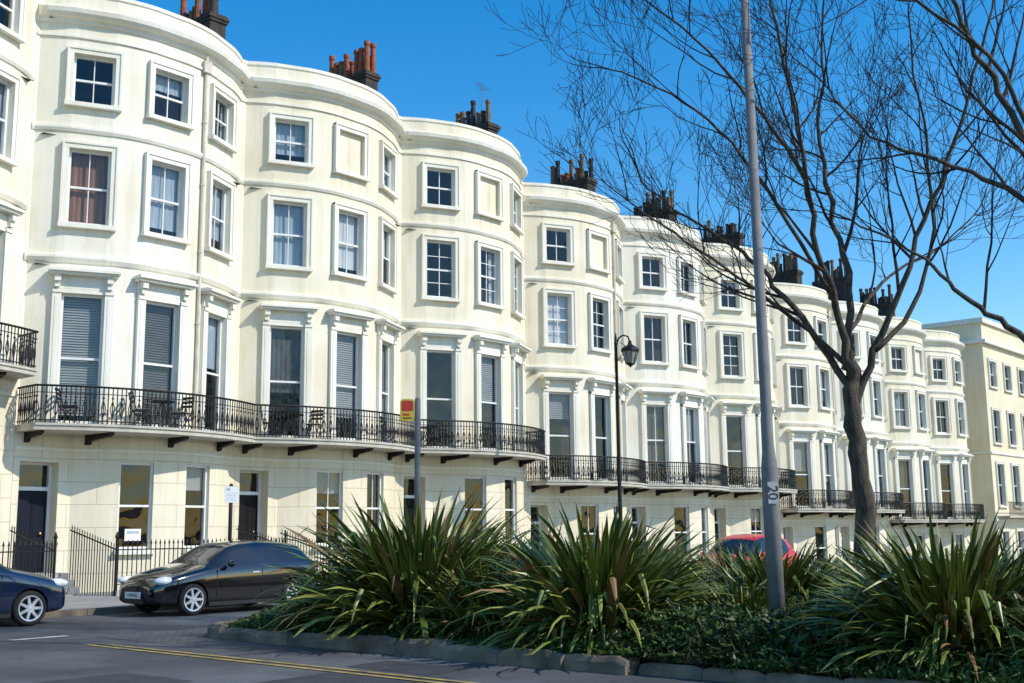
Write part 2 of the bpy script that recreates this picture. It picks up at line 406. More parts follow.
def wall_mesh(name, P, z0, z1, opens, mats, reveal=0.16):
    b = MB(); uvs = []
    zs = sorted(set([z0, z1]+[o[1] for o in opens]+[o[2] for o in opens]))
    s = 0
    for i in range(len(P)-1):
        a, c = P[i], P[i+1]; l = math.hypot(c[0]-a[0], c[1]-a[1])
        for k in range(len(zs)-1):
            za, zb = zs[k], zs[k+1]
            if any(o[0] == i and o[1] <= za+1e-6 and zb <= o[2]+1e-6 for o in opens): continue
            b.quad((*a, za), (*c, za), (*c, zb), (*a, zb)); uvs += [(s, za), (s+l, za), (s+l, zb), (s, zb)]
        for o in opens:
            if o[0] != i: continue
            nx, ny = -(c[1]-a[1])/l, (c[0]-a[0])/l
            d = o[3]; ai = (a[0]+nx*d, a[1]+ny*d); ci = (c[0]+nx*d, c[1]+ny*d)
            for q in ([(*a, o[1]), (*ai, o[1]), (*ai, o[2]), (*a, o[2])], [(*ci, o[1]), (*c, o[1]), (*c, o[2]), (*ci, o[2])],
                      [(*a, o[2]), (*ai, o[2]), (*ci, o[2]), (*c, o[2])], [(*ai, o[1]), (*a, o[1]), (*c, o[1]), (*ci, o[1])]):
                b.quad(*q); uvs += [(0.1, 0.1)]*4
            if o[4]:
                b.quad((*ai, o[1]), (*ci, o[1]), (*ci, o[2]), (*ai, o[2])); uvs += [(0.1, 0.1)]*4
        s += l
    for xx in (P[0][0], P[-1][0]):
        b.quad((xx, P[0][1], z0), (xx, 10, z0), (xx, 10, z1), (xx, P[0][1], z1)); uvs += [(0, z0), (10, z0), (10, z1), (0, z1)]
    b.quad((P[0][0], 10, z0), (P[-1][0], 10, z0), (P[-1][0], 10, z1), (P[0][0], 10, z1)); uvs += [(0, z0), (7, z0), (7, z1), (0, z1)]
    me = b.mesh(name, mats)
    ul = me.uv_layers.new(name="UVMap")
    ul.data.foreach_set('uv', [t for u in uvs for t in u])
    return me

def sweep(P, N, prof, name, lim=(0.003, W-0.003)):
    b = MB()
    n = len(prof); vs = []; fs = []
    for p, nn in zip(P, N):
        for o, z in prof:
            vs.append((min(max(p[0]+nn[0]*o, lim[0]), lim[1]), p[1]+nn[1]*o, z))
    for i in range(len(P)-1):
        for k in range(n-1):
            fs.append((i*n+k, (i+1)*n+k, (i+1)*n+k+1, i*n+k+1))
    fs.append(tuple(range(n))); fs.append(tuple(reversed(range((len(P)-1)*n, len(P)*n))))
    b.add(vs, fs, 0)
    return b.mesh(name, [M['trim']])

Z = dict(f1=(4.5, 7.95), f2=(9.85, 11.95), f3=(13.25, 14.65), gf=(1.2, 3.55), top=16.5)
def segxf(P, i, depth):
    a, c = P[i], P[i+1]; l = math.hypot(c[0]-a[0], c[1]-a[1])
    nx, ny = -(c[1]-a[1])/l, (c[0]-a[0])/l
    return ((a[0]+c[0])/2+nx*depth, (a[1]+c[1])/2+ny*depth), math.atan2(c[1]-a[1], c[0]-a[0]), l

def win_frame(w, h, cols, rt, rb, split=0.5):
    b = MB(); t = 0.065
    b.box(-w/2, -w/2+t, -0.03, 0.07, 0, h); b.box(w/2-t, w/2, -0.03, 0.07, 0, h)
    b.box(-w/2+t, w/2-t, -0.03, 0.07, 0, t*1.3); b.box(-w/2+t, w/2-t, -0.03, 0.07, h-t, h)
    zm = h*split
    b.box(-w/2+t, w/2-t, -0.02, 0.06, zm-0.03, zm+0.03)
    for c in range(1, cols):
        x = -w/2+t+(w-2*t)*c/cols
        b.box(x-0.013, x+0.013, -0.005, 0.04, t*1.3, zm-0.03); b.box(x-0.013, x+0.013, -0.012, 0.03, zm+0.03, h-t)
    for r in range(1, rb):
        z = t*1.3+(zm-t*1.3)*r/rb; b.box(-w/2+t, w/2-t, -0.002, 0.037, z-0.012, z+0.012)
    for r in range(1, rt):
        z = zm+(h-t-zm)*r/rt; b.box(-w/2+t, w/2-t, -0.009, 0.027, z-0.012, z+0.012)
    return b.mesh("window", [M['frame']])
def pane_mesh(w, h):
    b = MB(); b.quad((-w/2+0.03, 0.02, 0.03), (w/2-0.03, 0.02, 0.03), (w/2-0.03, 0.02, h-0.03), (-w/2+0.03, 0.02, h-0.03))
    return b.mesh("glass_pane", [M['glass']])
def surround_simple(w, h, r=0.16):
    b = MB(); t = 0.15; y0, y1 = -r-0.06, -r+0.05
    w2 = w/2+0.004
    b.box(-w2-t, -w2, y0, y1, -0.0, h+0.004); b.box(w2, w2+t, y0, y1, 0, h+0.004)
    b.box(-w2-t, w2+t, y0-0.003, y1, h+0.004, h+t+0.01)
    b.box(-w2-t-0.03, -w2-t+0.03, y0-0.03, y1, -0.0, h+t+0.02); b.box(w2+t-0.03, w2+t+0.03, y0-0.03, y1, 0, h+t+0.02)
    b.box(-w2-t-0.03, w2+t+0.03, y0-0.032, y1, h+t-0.02, h+t+0.04)
    b.box(-w2-t-0.05, w2+t+0.05, y0-0.08, y1, -0.12, -0.002)
    return b.mesh("surround", [M['trim']])
def surround_grand(w, h, r=0.16):
    b = MB(); t = 0.23; w2 = w/2+0.004; y0, y1 = -r-0.05, -r+0.05
    for s in (-1, 1):
        xa, xb = (w2, w2+t) if s > 0 else (-w2-t, -w2)
        b.box(xa, xb, y0, y1, 0, h+0.1)
        b.box(xa+0.07, xb-0.07, y0-0.012, y0+0.01, 0.4, h-0.1)
        b.box(xa, xb, y0-0.02, y1, 0, 0.3)
        b.box(xa, xb, y0-0.03, y1, h+0.0, h+0.10)
        xm = (xa+xb)/2
        b.box(xm-0.08, xm+0.08, y0-0.16, y1, h+0.29, h+0.47); b.box(xm-0.065, xm+0.065, y0-0.09, y1, h+0.14, h+0.29)
    b.box(-w2-t, w2+t, y0+0.02, y1, h+0.12, h+0.47)
    b.box(-w2, w2, y0+0.025, y1, h+0.004, h+0.12)
    b.box(-w2-t-0.08, w2+t+0.08, y0-0.22, y1, h+0.47, h+0.54)
    b.box(-w2-t-0.13, w2+t+0.13, y0-0.29, y1, h+0.54, h+0.61)
    b.box(-w2-t-0.06, w2+t+0.06, y0-0.18, y1, h+0.61, h+0.66)
    return b.mesh("surround", [M['trim']])
def blind_mesh(w, h, frac, mkey, slats):
    b = MB(); zt = h-0.04; zb = h-0.04-(h-0.1)*frac; y = 0.13
    if slats:
        n = int((zt-zb)/0.07)
        for k in range(n):
            z = zb+(zt-zb)*k/n; b.quad((-w/2+.03, y-0.012, z), (w/2-.03, y-0.012, z), (w/2-.03, y+0.02, z+0.066), (-w/2+.03, y+0.02, z+0.066))
    elif slats is None:
        for s in (-1, 1):
            n = 6; wc = w*0.3*frac
            for k in range(n):
                xa = s*(w/2-.02-wc*k/n); xb = s*(w/2-.02-wc*(k+1)/n); ya = y+0.03*(k % 2); yb = y+0.03*((k+1) % 2)
                b.quad((xa, ya, 0.03), (xb, yb, 0.03), (xb, yb, zt), (xa, ya, zt))
    else:
        n = 14
        for k in range(n):
            xa = -w/2+.02+(w-.04)*k/n; xb = -w/2+.02+(w-.04)*(k+1)/n
            ya = y+0.02*(k % 2); yb = y+0.02*((k+1) % 2)
            b.quad((xa, ya, zb), (xb, yb, zb), (xb, yb, zt), (xa, ya, zt))
    return b.mesh("blind", [M[mkey]])
_bc = {}
def get_blind(w, h, frac, mkey, sl):
    k = (round(w, 2), round(h, 2), frac, mkey, sl)
    if k not in _bc: _bc[k] = blind_mesh(*k)
    return _bc[k]

wU = segxf(UP, USEG[0], 0)[2]; wG = segxf(GP, GSEG[0], 0)[2]
hs = {k: Z[k][1]-Z[k][0] for k in ('f1', 'f2', 'f3', 'gf')}
FR = {'f3': win_frame(wU, hs['f3'], 2, 1, 1), 'f2': win_frame(wU, hs['f2'], 2, 1, 1), 'f2b': win_frame(wU, hs['f2'], 2, 2, 2),
      'f1': win_frame(wU, hs['f1'], 1, 1, 1, 0.5), 'f1b': win_frame(wU, hs['f1'], 2, 1, 1, 0.55), 'gf': win_frame(wG, hs['gf'], 1, 1, 1, 0.5), 'gfb': win_frame(wG, hs['gf'], 2, 1, 1, 0.5)}
PN = {k: pane_mesh(wG if k == 'gf' else wU, hs[k]) for k in hs}
SU = {'f3': surround_simple(wU, hs['f3']), 'f2': surround_simple(wU, hs['f2']), 'f1': surround_grand(wU, hs['f1'])}
b = MB(); b.box(-wG/2-0.08, wG/2+0.08, -0.28, -0.1, -0.12, -0.002); SU['gf'] = b.mesh("sill", [M['trim']])

def edge(x): return -(1.0+0.97*(1-((x-W/2)/(W/2))**2))
NB = 28
EX = [W*i/NB for i in range(NB+1)]
EXc = [min(max(x, 0.003), W-0.003) for x in EX]
b = MB()
for i in range(NB):
    xa, xb = EXc[i], EXc[i+1]; ya, yb = edge(xa), edge(xb)
    b.quad((xa, ya, 4.42), (xb, yb, 4.42), (xb, 0.5, 4.42), (xa, 0.5, 4.42))
    b.quad((xa, ya, 4.25), (xa, 0.5, 4.25), (xb, 0.5, 4.25), (xb, yb, 4.25))
    b.quad((xa, ya, 4.25), (xb, yb, 4.25), (xb, yb, 4.36), (xa, ya, 4.36))
    b.quad((xa, ya-0.04, 4.36), (xb, yb-0.04, 4.36), (xb, yb-0.04, 4.42), (xa, ya-0.04, 4.42))
    b.quad((xa, ya, 4.36), (xb, yb, 4.36), (xb, yb-0.04, 4.36), (xa, ya-0.04, 4.36))
    b.quad((xa, ya-0.04, 4.42), (xb, yb-0.04, 4.42), (xb, yb, 4.4201), (xa, ya, 4.4201))
for xx in (0.003, W-0.003): b.quad((xx, edge(xx), 4.25), (xx, 0.5, 4.25), (xx, 0.5, 4.42), (xx, edge(xx), 4.42))
SLAB = b.mesh("balcony", [M['slab']])
def railing_mesh(left_end, right_end):
    b = MB(); top = 5.38
    def run(pts):
        path = [(p[0], p[1], top) for p in pts]; b.tube(path, [0.03]*len(path), 6)
        path = [(p[0], p[1], 4.5) for p in pts]; b.tube(path, [0.018]*len(path), 4)
        path = [(p[0], p[1], 5.2) for p in pts]; b.tube(path, [0.014]*len(path), 4)
        L = 0; step = 0.115; nxt = step/2; k = 0
        for a, c in zip(pts[:-1], pts[1:]):
            l = math.hypot(c[0]-a[0], c[1]-a[1])
            while nxt <= L+l:
                t = (nxt-L)/l; x = a[0]+(c[0]-a[0])*t; y = a[1]+(c[1]-a[1])*t
                ux, uy = (c[0]-a[0])/l, (c[1]-a[1])/l
                b.tube([(x, y, 4.43), (x, y, top)], [0.015, 0.015], 4)
                if k % 2 == 0:
                    for s in (-1, 1):
                        pp = []
                        for q in range(7):
                            an = q/6*math.pi
                            pp.append((x+ux*s*0.05*math.sin(an), y+uy*s*0.05*math.sin(an), 4.60+0.42*q/6))
                        b.tube(pp, [0.013]*7, 4, cap=False)
                    b.lathe([(0.001, -0.04), (0.042, 0), (0.001, 0.04)], 6, 0, (x, y, 5.10))
                else:
                    b.lathe([(0.001, -0.04), (0.032, 0), (0.001, 0.04)], 6, 0, (x, y, 4.78))
                k += 1; nxt += step
            L += l
    run([(x, edge(x)+0.05) for x in EXc])
    if left_end: run([(0.03, edge(0)+0.05), (0.03, 0.0)])
    if right_end: run([(W-0.03, edge(W)+0.05), (W-0.03, 0.0)])
    return b.mesh("railing", [M['iron']])
RAIL = {(a, c): railing_mesh(a, c) for a in (0, 1) for c in (0, 1)}
BRK = []
for xx in (0.3, 1.9, 4.05, 5.9):
    b = MB()
    yo = edge(xx)+0.3; yi = GYC-math.sqrt(max(GR**2-(xx-GCX)**2, 0)) if xx > 1.7 else yl
    pr = [(yi+0.05, 3.98), (yi-0.08, 3.99), (yi-0.16, 4.08), (yo+0.15, 4.14), (yo, 4.19), (yo, 4.249), (yi+0.05, 4.249)]
    n = len(pr); vs = [(xx-0.06, y, z) for y, z in pr]+[(xx+0.06, y, z) for y, z in pr]
    fs = [tuple(range(n)), tuple(reversed(range(n, 2*n)))]+[(k, (k+1) % n, n+(k+1) % n, n+k) for k in range(n)]
    b.add(vs, fs); BRK.append(b.mesh("bracket", [M['iron']]))
SC = [sweep(UP, UN, [(0, 8.78), (0.05, 8.8), (0.11, 8.9), (0.11, 8.97), (0.03, 9.0), (0, 9.0)], "string_course"),
      sweep(UP, UN, [(0, 12.42), (0.04, 12.42), (0.08, 12.5), (0.08, 12.57), (0, 12.6)], "string_course"),
      sweep(UP, UN, [(0, 15.12), (0.05, 15.12), (0.05, 15.2), (0, 15.2)], "string_course"),
      sweep(GP, GN, [(0, 3.80), (0.05, 3.80), (0.05, 3.88), (0, 3.88)], "string_course")]
CORN = sweep(UP, UN, [(0, 15.5), (0.06, 15.52), (0.10, 15.62), (0.22, 15.66), (0.30, 15.74), (0.33, 15.86), (0.30, 15.9), (0.02, 15.99), (0, 15.99)], "cornice")
COPE = sweep(UP, UN, [(-0.25, 15.92), (-0.25, 16.5), (0.04, 16.5), (0.04, 16.4), (0.003, 16.38)], "parapet_coping")
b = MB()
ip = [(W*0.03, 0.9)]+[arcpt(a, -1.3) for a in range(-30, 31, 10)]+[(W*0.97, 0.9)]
for (xa, ya), (xb, yb) in zip(ip[:-1], ip[1:]): b.quad((xa, ya, 4.3), (xb, yb, 4.3), (xb, yb, 15.8), (xa, ya, 15.8))  # added dark backing behind the panes, coloured as unlit interior
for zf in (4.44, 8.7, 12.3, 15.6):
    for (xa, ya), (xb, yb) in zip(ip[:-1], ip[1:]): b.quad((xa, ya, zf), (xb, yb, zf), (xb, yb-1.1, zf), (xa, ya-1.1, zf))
# ground floor rooms: near-black lining, interior shade put into its colour; same behind the door
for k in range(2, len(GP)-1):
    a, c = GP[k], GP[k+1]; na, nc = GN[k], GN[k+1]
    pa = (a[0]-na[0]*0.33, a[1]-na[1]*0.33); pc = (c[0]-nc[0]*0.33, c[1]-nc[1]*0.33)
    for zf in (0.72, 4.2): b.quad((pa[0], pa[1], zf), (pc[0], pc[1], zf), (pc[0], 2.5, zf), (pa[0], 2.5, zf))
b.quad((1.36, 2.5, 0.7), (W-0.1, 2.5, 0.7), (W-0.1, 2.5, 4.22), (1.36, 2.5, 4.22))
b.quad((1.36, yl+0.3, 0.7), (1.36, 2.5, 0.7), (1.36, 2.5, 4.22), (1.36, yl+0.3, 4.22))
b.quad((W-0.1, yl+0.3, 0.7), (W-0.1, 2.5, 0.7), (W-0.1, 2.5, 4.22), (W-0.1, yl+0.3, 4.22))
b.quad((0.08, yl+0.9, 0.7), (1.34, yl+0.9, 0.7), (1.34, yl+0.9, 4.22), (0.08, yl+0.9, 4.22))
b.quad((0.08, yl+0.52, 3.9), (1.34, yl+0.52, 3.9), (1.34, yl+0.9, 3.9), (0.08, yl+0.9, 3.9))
ROOM = b.mesh("dark_room_backing", [M['room']])
b = MB()
for i in range(len(UP)-1):
    a, c = UP[i], UP[i+1]; b.quad((*a, 15.95), (*c, 15.95), (c[0], 9.99, 15.95), (a[0], 9.99, 15.95))
b.add([(0.3, 1.6, 15.96), (W-0.3, 1.6, 15.96), (W-0.3, 9.4, 15.96), (0.3, 9.4, 15.96), (0.3, 5.4, 17.2), (W-0.3, 5.4, 17.2)],
      [(0, 1, 5, 4), (1, 2, 5), (2, 3, 4, 5), (3, 0, 4)])
ROOF = b.mesh("roof", [M['slate']])
def chim(seed):
    r = random.Random(seed); b = MB(); w = 0.30; z = 18.3+r.uniform(-0.15, 0.15)
    b.box(-w, w, 1.6, 3.9, 14.9, z); b.box(-w-0.05, w+0.05, 1.55, 3.95, z, z+0.1); b.box(-w-0.09, w+0.09, 1.51, 3.99, z+0.1, z+0.19); b.box(-w-0.04, w+0.04, 1.56, 3.94, z+0.19, z+0.28)
    if r.random() < 0.6: b.box(-w+0.03, w-0.03, 3.951, 4.9, 14.9, z-0.55); b.box(-w-0.03, w+0.03, 3.96, 4.95, z-0.55, z-0.42)
    return b.mesh("chimney", [M['brick']]), z+0.27
POTS = {}
for h in (0.45, 0.6, 0.8, 1.0, 1.2):
    for mi, k in ((0, 'pot'), (1, 'potbuff'), (2, 'potdark')):
        b = MB(); b.lathe([(0.125, 0), (0.11, h*0.3), (0.095, h*0.85), (0.12, h*0.88), (0.12, h), (0.08, h), (0.08, h-0.1)], 10)
        POTS[(h, mi)] = b.mesh("chimney_pot", [M[k]])
b = MB(); b.tube([(0, 0, 0), (0, 0, 2.0)], [0.018, 0.015], 5); b.tube([(-0.5, 0, 1.9), (0.5, 0, 1.9)], [0.01, 0.01], 4)
for k in range(7): b.tube([(-0.45+k*0.15, -0.25+k*0.015, 1.9), (-0.45+k*0.15, 0.25-k*0.015, 1.9)], [0.006]*2, 4)
AER = b.mesh("television_aerial", [M['galv']])
b = MB(); wd = 1.06
b.box(-wd/2, -wd/2+0.07, -0.04, 0.08, 0, 2.85); b.box(wd/2-0.07, wd/2, -0.04, 0.08, 0, 2.85)
b.box(-wd/2+0.07, wd/2-0.07, -0.04, 0.08, 2.12, 2.22); b.box(-wd/2+0.07, wd/2-0.07, -0.04, 0.08, 2.79, 2.85)
DFRAME = b.mesh("door_frame", [M['frame']])
def door_mesh(m):
    b = MB(); b.box(-wd/2+0.07, wd/2-0.07, 0, 0.06, 0.01, 2.12)
    for sx in (-1, 1):
        for za, zb in ((0.2, 0.8), (0.95, 1.95)):
            xa, xb = (0.05, 0.38) if sx > 0 else (-0.38, -0.05)
            b.box(xa, xb, -0.015, 0.0, za, zb); b.box(xa+0.05, xb-0.05, -0.025, -0.015, za+0.06, zb-0.06)
    return b.mesh("door", [m])
DOORS = {'n': door_mesh(M['door_navy']), 'k': door_mesh(M['door_black'])}
b = MB(); b.lathe([(0.0, -0.08), (0.035, -0.07), (0.035, -0.04), (0.015, -0.02), (0.015, 0)], 10, 0, (0.3, 0, 1.0), 'y')
HANDLE = b.mesh("handle", [M['brass']])
b = MB(); b.quad((-0.45, 0.02, 2.22), (0.45, 0.02, 2.22), (0.45, 0.02, 2.8), (-0.45, 0.02, 2.8)); FAN = b.mesh("fanlight", [M['glass']])

house_meta = [(-2, 1.35), (-1, 1.35), (0, 0), (1, 0), (2, 0), (3, -0.92), (4, -0.92), (5, -0.92), (6, -1.85), (7, -1.85), (8, -2.6), (9, -2.6)]
zsc = {8: 1.045, 9: 1.045}
groups = {-2: (1, 0), -1: (0, 1), 0: (1, 0), 1: (0, 0), 2: (0, 1), 3: (1, 0), 4: (0, 0), 5: (0, 1), 6: (1, 0), 7: (0, 1), 8: (1, 0), 9: (0, 1)}
WALLC = {}
labels = {0: "cream stucco bow-fronted house with blinds and brown curtain", 1: "cream bow-fronted house with blank attic window and orange chimney pots",
          2: "ivory bow-fronted house at the end of a balcony run"}
drng = random.Random(3)
for n, bz in house_meta:
    base = (X0+n*W, YH, bz)
    H = ob("terraced_house", None, None, base, label=labels.get(n, "cream stucco bow-fronted terraced house with iron balcony"),
           category="house", group="bow-fronted terraced houses along the street", scale=(1, 1, zsc.get(n, 1)))
    wk = 'st1' if n in (0, -1) else ('st2' if n in (4, 7) else 'st0')
    blind_mid = n in (1, 2, 3, 5, 8)
    key = (wk, blind_mid)
    if key not in WALLC:
        op = []
        for s in range(3):
            op.append((USEG[s], *Z['f1'], 0.16, False)); op.append((USEG[s], *Z['f2'], 0.16, False))
            bl = blind_mid and s == 1
            op.append((USEG[s], *Z['f3'], 0.07 if bl else 0.16, bl))
        WALLC[key] = wall_mesh("wall", UP, 4.3, 16.39, op, [M[wk]])
    ob("wall", WALLC[key], H)
    gk = 'gf1' if wk != 'st0' else 'gf0'
    if gk not in WALLC:
        op = [(GSEG[0], *Z['gf'], 0.16, False), (GSEG[1], *Z['gf'], 0.16, False), (GDOOR, 0.65, 3.5, 0.5, False)]
        WALLC[gk] = wall_mesh("ground_floor_wall", GP, -4, 4.3, op, [M[gk]])
    ob("ground_floor_wall", WALLC[gk], H)
    for m_ in SC: ob("string_course", m_, H)
    ob("cornice", CORN, H); ob("parapet_coping", COPE, H); ob("roof", ROOF, H); ob("dark_room_backing", ROOM, H)
    bal = ob("balcony", SLAB, H)
    ob("railing", RAIL[groups[n]], bal)
    for m_ in BRK: ob("bracket", m_, bal)
    up = {3: 0.92, 6: 0.8, 8: 0.5}.get(n, 0)
    cm, cz = chim(n+40)
    ch = ob("chimney", cm, H, (0, 0, up))
    cr_ = random.Random(n*5+1)
    for k in range(8):
        for sx in (-0.15, 0.15):
            if cr_.random() < 0.25: continue
            t = cr_.random(); mi = (0 if t < 0.9 else 1) if n == 2 else ((0 if t < 0.3 else (1 if t < 0.6 else 2)) if n in (1, 3, 4) else (1 if t < 0.35 else 2))
            ob("chimney_pot", POTS[(cr_.choice([0.45, 0.6, 0.8, 1.0, 1.2] if n != 2 else [0.8, 1.0, 1.0, 1.2]), mi)], ch, (sx+cr_.uniform(-.02, .02), 1.72+k*0.29, cz))
    if n in (3, 4, 6, 9): ob("television_aerial", AER, ch, (0.2, 2.4, cz), 0.5+n)
    b = MB()
    for k in range(5):
        b.box(0.05, 1.34, yl-0.3-(k+1)*0.3, yl-0.3-k*0.3-0.002, -4, 0.65-k*0.17)
    b.box(0.05, 1.34, yl-0.3, yl+0.5, -4, 0.649)
    ob("doorstep", b.mesh("doorstep", [M['step']]), H)
    (dx, dy), drz, _ = segxf(GP, GDOOR, 0.42)
    D = ob("door", DOORS['n' if n in (0, 4, 7) else 'k'], H, (dx, dy, 0.65), drz)
    ob("door_frame", DFRAME, D); ob("handle", HANDLE, D); ob("fanlight", FAN, D)
    def window(seg, P, fl, fr=None, bl=None):
        (x, y), r, w = segxf(P, seg, 0.13)
        o = ob("window", FR[fr or fl], H, (x, y, Z[fl][0]), r)
        ob("glass_pane", PN[fl], o); ob("surround" if fl != 'gf' else "sill", SU[fl], o)
        if bl: ob("blind" if 'curt' not in bl[1] else "curtain", get_blind(w, hs[fl], *bl), o)
        return o
    for s in range(3):
        for fl in ('f1', 'f2', 'f3'):
            if fl == 'f3' and blind_mid and s == 1:
                (x, y), r, w = segxf(UP, USEG[s], 0.13)
                ob("blank_window_surround", SU['f3'], H, (x, y, Z['f3'][0]), r); continue
            bl = None; t = drng.random()
            if fl == 'f1':
                bl = (drng.choice([1.0, 0.6, 0.45, 0.3]), drng.choice(['blind_g', 'blind_w', 'blind_d']), drng.random() < 0.6) if t < 0.45 else ((0.8, 'blind_w', None) if t < 0.55 else None)
            elif fl == 'f2':
                bl = (drng.choice([1.0, 0.8, 0.5]), drng.choice(['blind_w', 'curt_blue', 'blind_g']), False) if t < 0.35 else ((0.7, 'curt_blue', None) if t < 0.5 else None)
            else:
                bl = (drng.choice([0.5, 0.3]), drng.choice(['blind_w', 'curt_blue']), False) if t < 0.25 else None
            fr = None
            if n in (2, 3, 5): fr = {'f2': 'f2b'}.get(fl)
            if n in (4, 7): fr = {'f1': 'f1b'}.get(fl)
            if n == 0:
                bl = {('f1', 0): (0.95, 'blind_g', True), ('f1', 1): (1.0, 'blind_d', True), ('f1', 2): (0.45, 'curt_blue', False),
                      ('f2', 0): (1.0, 'curt_b', False), ('f2', 1): (0.9, 'curt_blue', False), ('f2', 2): (0.8, 'curt_blue', False),
                      ('f3', 0): None, ('f3', 1): (0.35, 'curt_blue', False), ('f3', 2): (0.5, 'curt_blue', None)}[(fl, s)]
            if n == 1:
                bl = {('f1', 0): (0.6, 'blind_d', False), ('f1', 1): (0.8, 'blind_g', True), ('f1', 2): (0.8, 'blind_g', True),
                      ('f2', 0): (1.0, 'curt_blue', False), ('f2', 1): (0.9, 'blind_w', False), ('f2', 2): (0.5, 'blind_w', False),
                      ('f3', 0): (0.8, 'curt_blue', False), ('f3', 2): (0.9, 'curt_blue', False)}[(fl, s)]
            if n == 2: bl = {('f1', 0): None, ('f1', 1): (0.5, 'blind_g', True), ('f2', 1): (0.8, 'blind_w', None)}.get((fl, s), None)
            window(USEG[s], UP, fl, fr, bl)
    for s in range(2):
        window(GSEG[s], GP, 'gf', 'gfb' if n % 2 else None, (0.3, 'blind_g', False) if (n+s) % 4 == 1 else None)
    if n in (0, 3, 6):
        b = MB(); x, y = arcpt(14.2, 0.07)
        b.tube([(x, y, 4.45), (x, y, 15.6)], [0.05, 0.05], 8)
        for z in (5.5, 7.5, 9.6, 11.6, 13.5): b.tube([(x, y, z), (x, y, z+0.08)], [0.066, 0.066], 8)
        b.box(x-0.13, x+0.13, y-0.1, y+0.08, 15.05, 15.4)
        ob("drainpipe", b.mesh("drainpipe", [M['lead']]), H)

def end_building():
    bz = -2.9
    H = ob("cream_end_house", None, None, (84.6, 28.0, bz), label="flat-fronted pale yellow terraced building beyond the bow-fronted row", category="house")
    P = [(0, 0)]; x = 0; segs = []
    while x < 26:
        P.append((x+0.9, 0)); segs.append(len(P)-1); P.append((x+2.3, 0)); x += 3.3
        P.append((x, 0))
    ops = []
    lv = [(1.6, 4.1), (5.9, 8.9), (10.4, 12.8), (14.5, 16.4)]
    HT = 19.4
    for s in segs:
        for a, c in lv: ops.append((s, a, c, 0.16, False))
    ob("wall", wall_mesh("wall", P, -3, HT, ops, [M['yel']]), H)
    LX = P[-1][0]
    for z, o, h in ((4.8, 0.12, 0.2), (9.6, 0.1, 0.15), (17.6, 0.32, 0.25), (HT-0.3, 0.2, 0.35)):
        b = MB(); b.box(-o, LX, -o, -0.002, z, z+h); b.box(-o, -0.002, -0.002, 9.9, z, z+h)
        ob("cornice", b.mesh("cornice", [M['trim']]), H)
    b = MB(); b.quad((0, 0, HT-.1), (LX, 0, HT-.1), (LX, 10, HT-.1), (0, 10, HT-.1)); ob("roof", b.mesh("roof", [M['slate']]), H)
    b = MB(); b.quad((0.1, 1.5, 0), (LX, 1.5, 0), (LX, 1.5, HT-.3), (0.1, 1.5, HT-.3)); ob("dark_room_backing", b.mesh("dark_room_backing", [M['room']]), H)  # added black sheet behind the windows, painted as interior shade
    fr = {}
    for s in segs:
        for a, c in lv:
            h = round(c-a, 2)
            if h not in fr: fr[h] = (win_frame(1.4, h, 2, 1, 1), pane_mesh(1.4, h), surround_simple(1.4, h))
            (x, y), r, w = segxf(P, s, 0.13)
            o = ob("window", fr[h][0], H, (x, y, a), r); ob("glass_pane", fr[h][1], o); ob("surround", fr[h][2], o)
            if (s*7+int(a)) % 5 < 2: ob("blind", get_blind(1.4, h, 0.6, 'blind_w', False), o)
    b = MB()
    b.box(0.3, LX, -0.9, 0, 5.05, 5.2)
    B = ob("balcony", b.mesh("balcony", [M['slab']]), H)
    b = MB(); x = 0.35
    b.beam((0.35, -0.85, 6.15), (LX, -0.85, 6.15), 0.03)
    while x < LX: b.beam((x, -0.85, 5.2), (x, -0.85, 6.15), 0.013); x += 0.13
    ob("railing", b.mesh("railing", [M['iron']]), B)
end_building()

def area_rail(xa, xb, y0):
    zg = g((xa+xb)/2)+0.12; L = xb-xa
    T = ob("iron_railing", None, None, (xa, y0, zg), label="black iron spear-topped railing guarding the basement area",
       category="railing", group="iron railings in front of the houses")
    b = MB(); b.box(0, L, -0.1, 0.1, -0.05, 0.12); ob("plinth", b.mesh("plinth", [M['step']]), T)
    b = MB()
    b.tube([(0, 0, 1.12), (L, 0, 1.12)], [0.02, 0.02], 4); b.tube([(0, 0, 0.28), (L, 0, 0.28)], [0.016, 0.016], 4)
    x = 0.05
    while x < L:
        b.tube([(x, 0, 0.12), (x, 0, 1.25)], [0.014, 0.014], 5); b.lathe([(0.001, 0), (0.028, 0.05), (0.001, 0.16)], 5, 0, (x, 0, 1.22)); x += 0.13
    for xe in (0, L):
        b.tube([(xe, 0, 0), (xe, 0, 1.4)], [0.035, 0.035], 6); b.lathe([(0.02, 0), (0.055, 0.06), (0.03, 0.12), (0.001, 0.2)], 8, 0, (xe, 0, 1.38))
        y = 0.13
        b.tube([(xe, 0, 1.12), (xe, 2.3, 1.12+0.5)], [0.02, 0.02], 4)
        while y < 2.3:
            b.tube([(xe, y, 0.0), (xe, y, 1.25+y*0.22)], [0.013, 0.013], 5); y += 0.13
    ob("bars", b.mesh("bars", [M['iron']]), T)
for n, bz in house_meta[1:]:
    xa = X0+n*W+1.45; area_rail(xa, xa+W-1.6, 26.3)

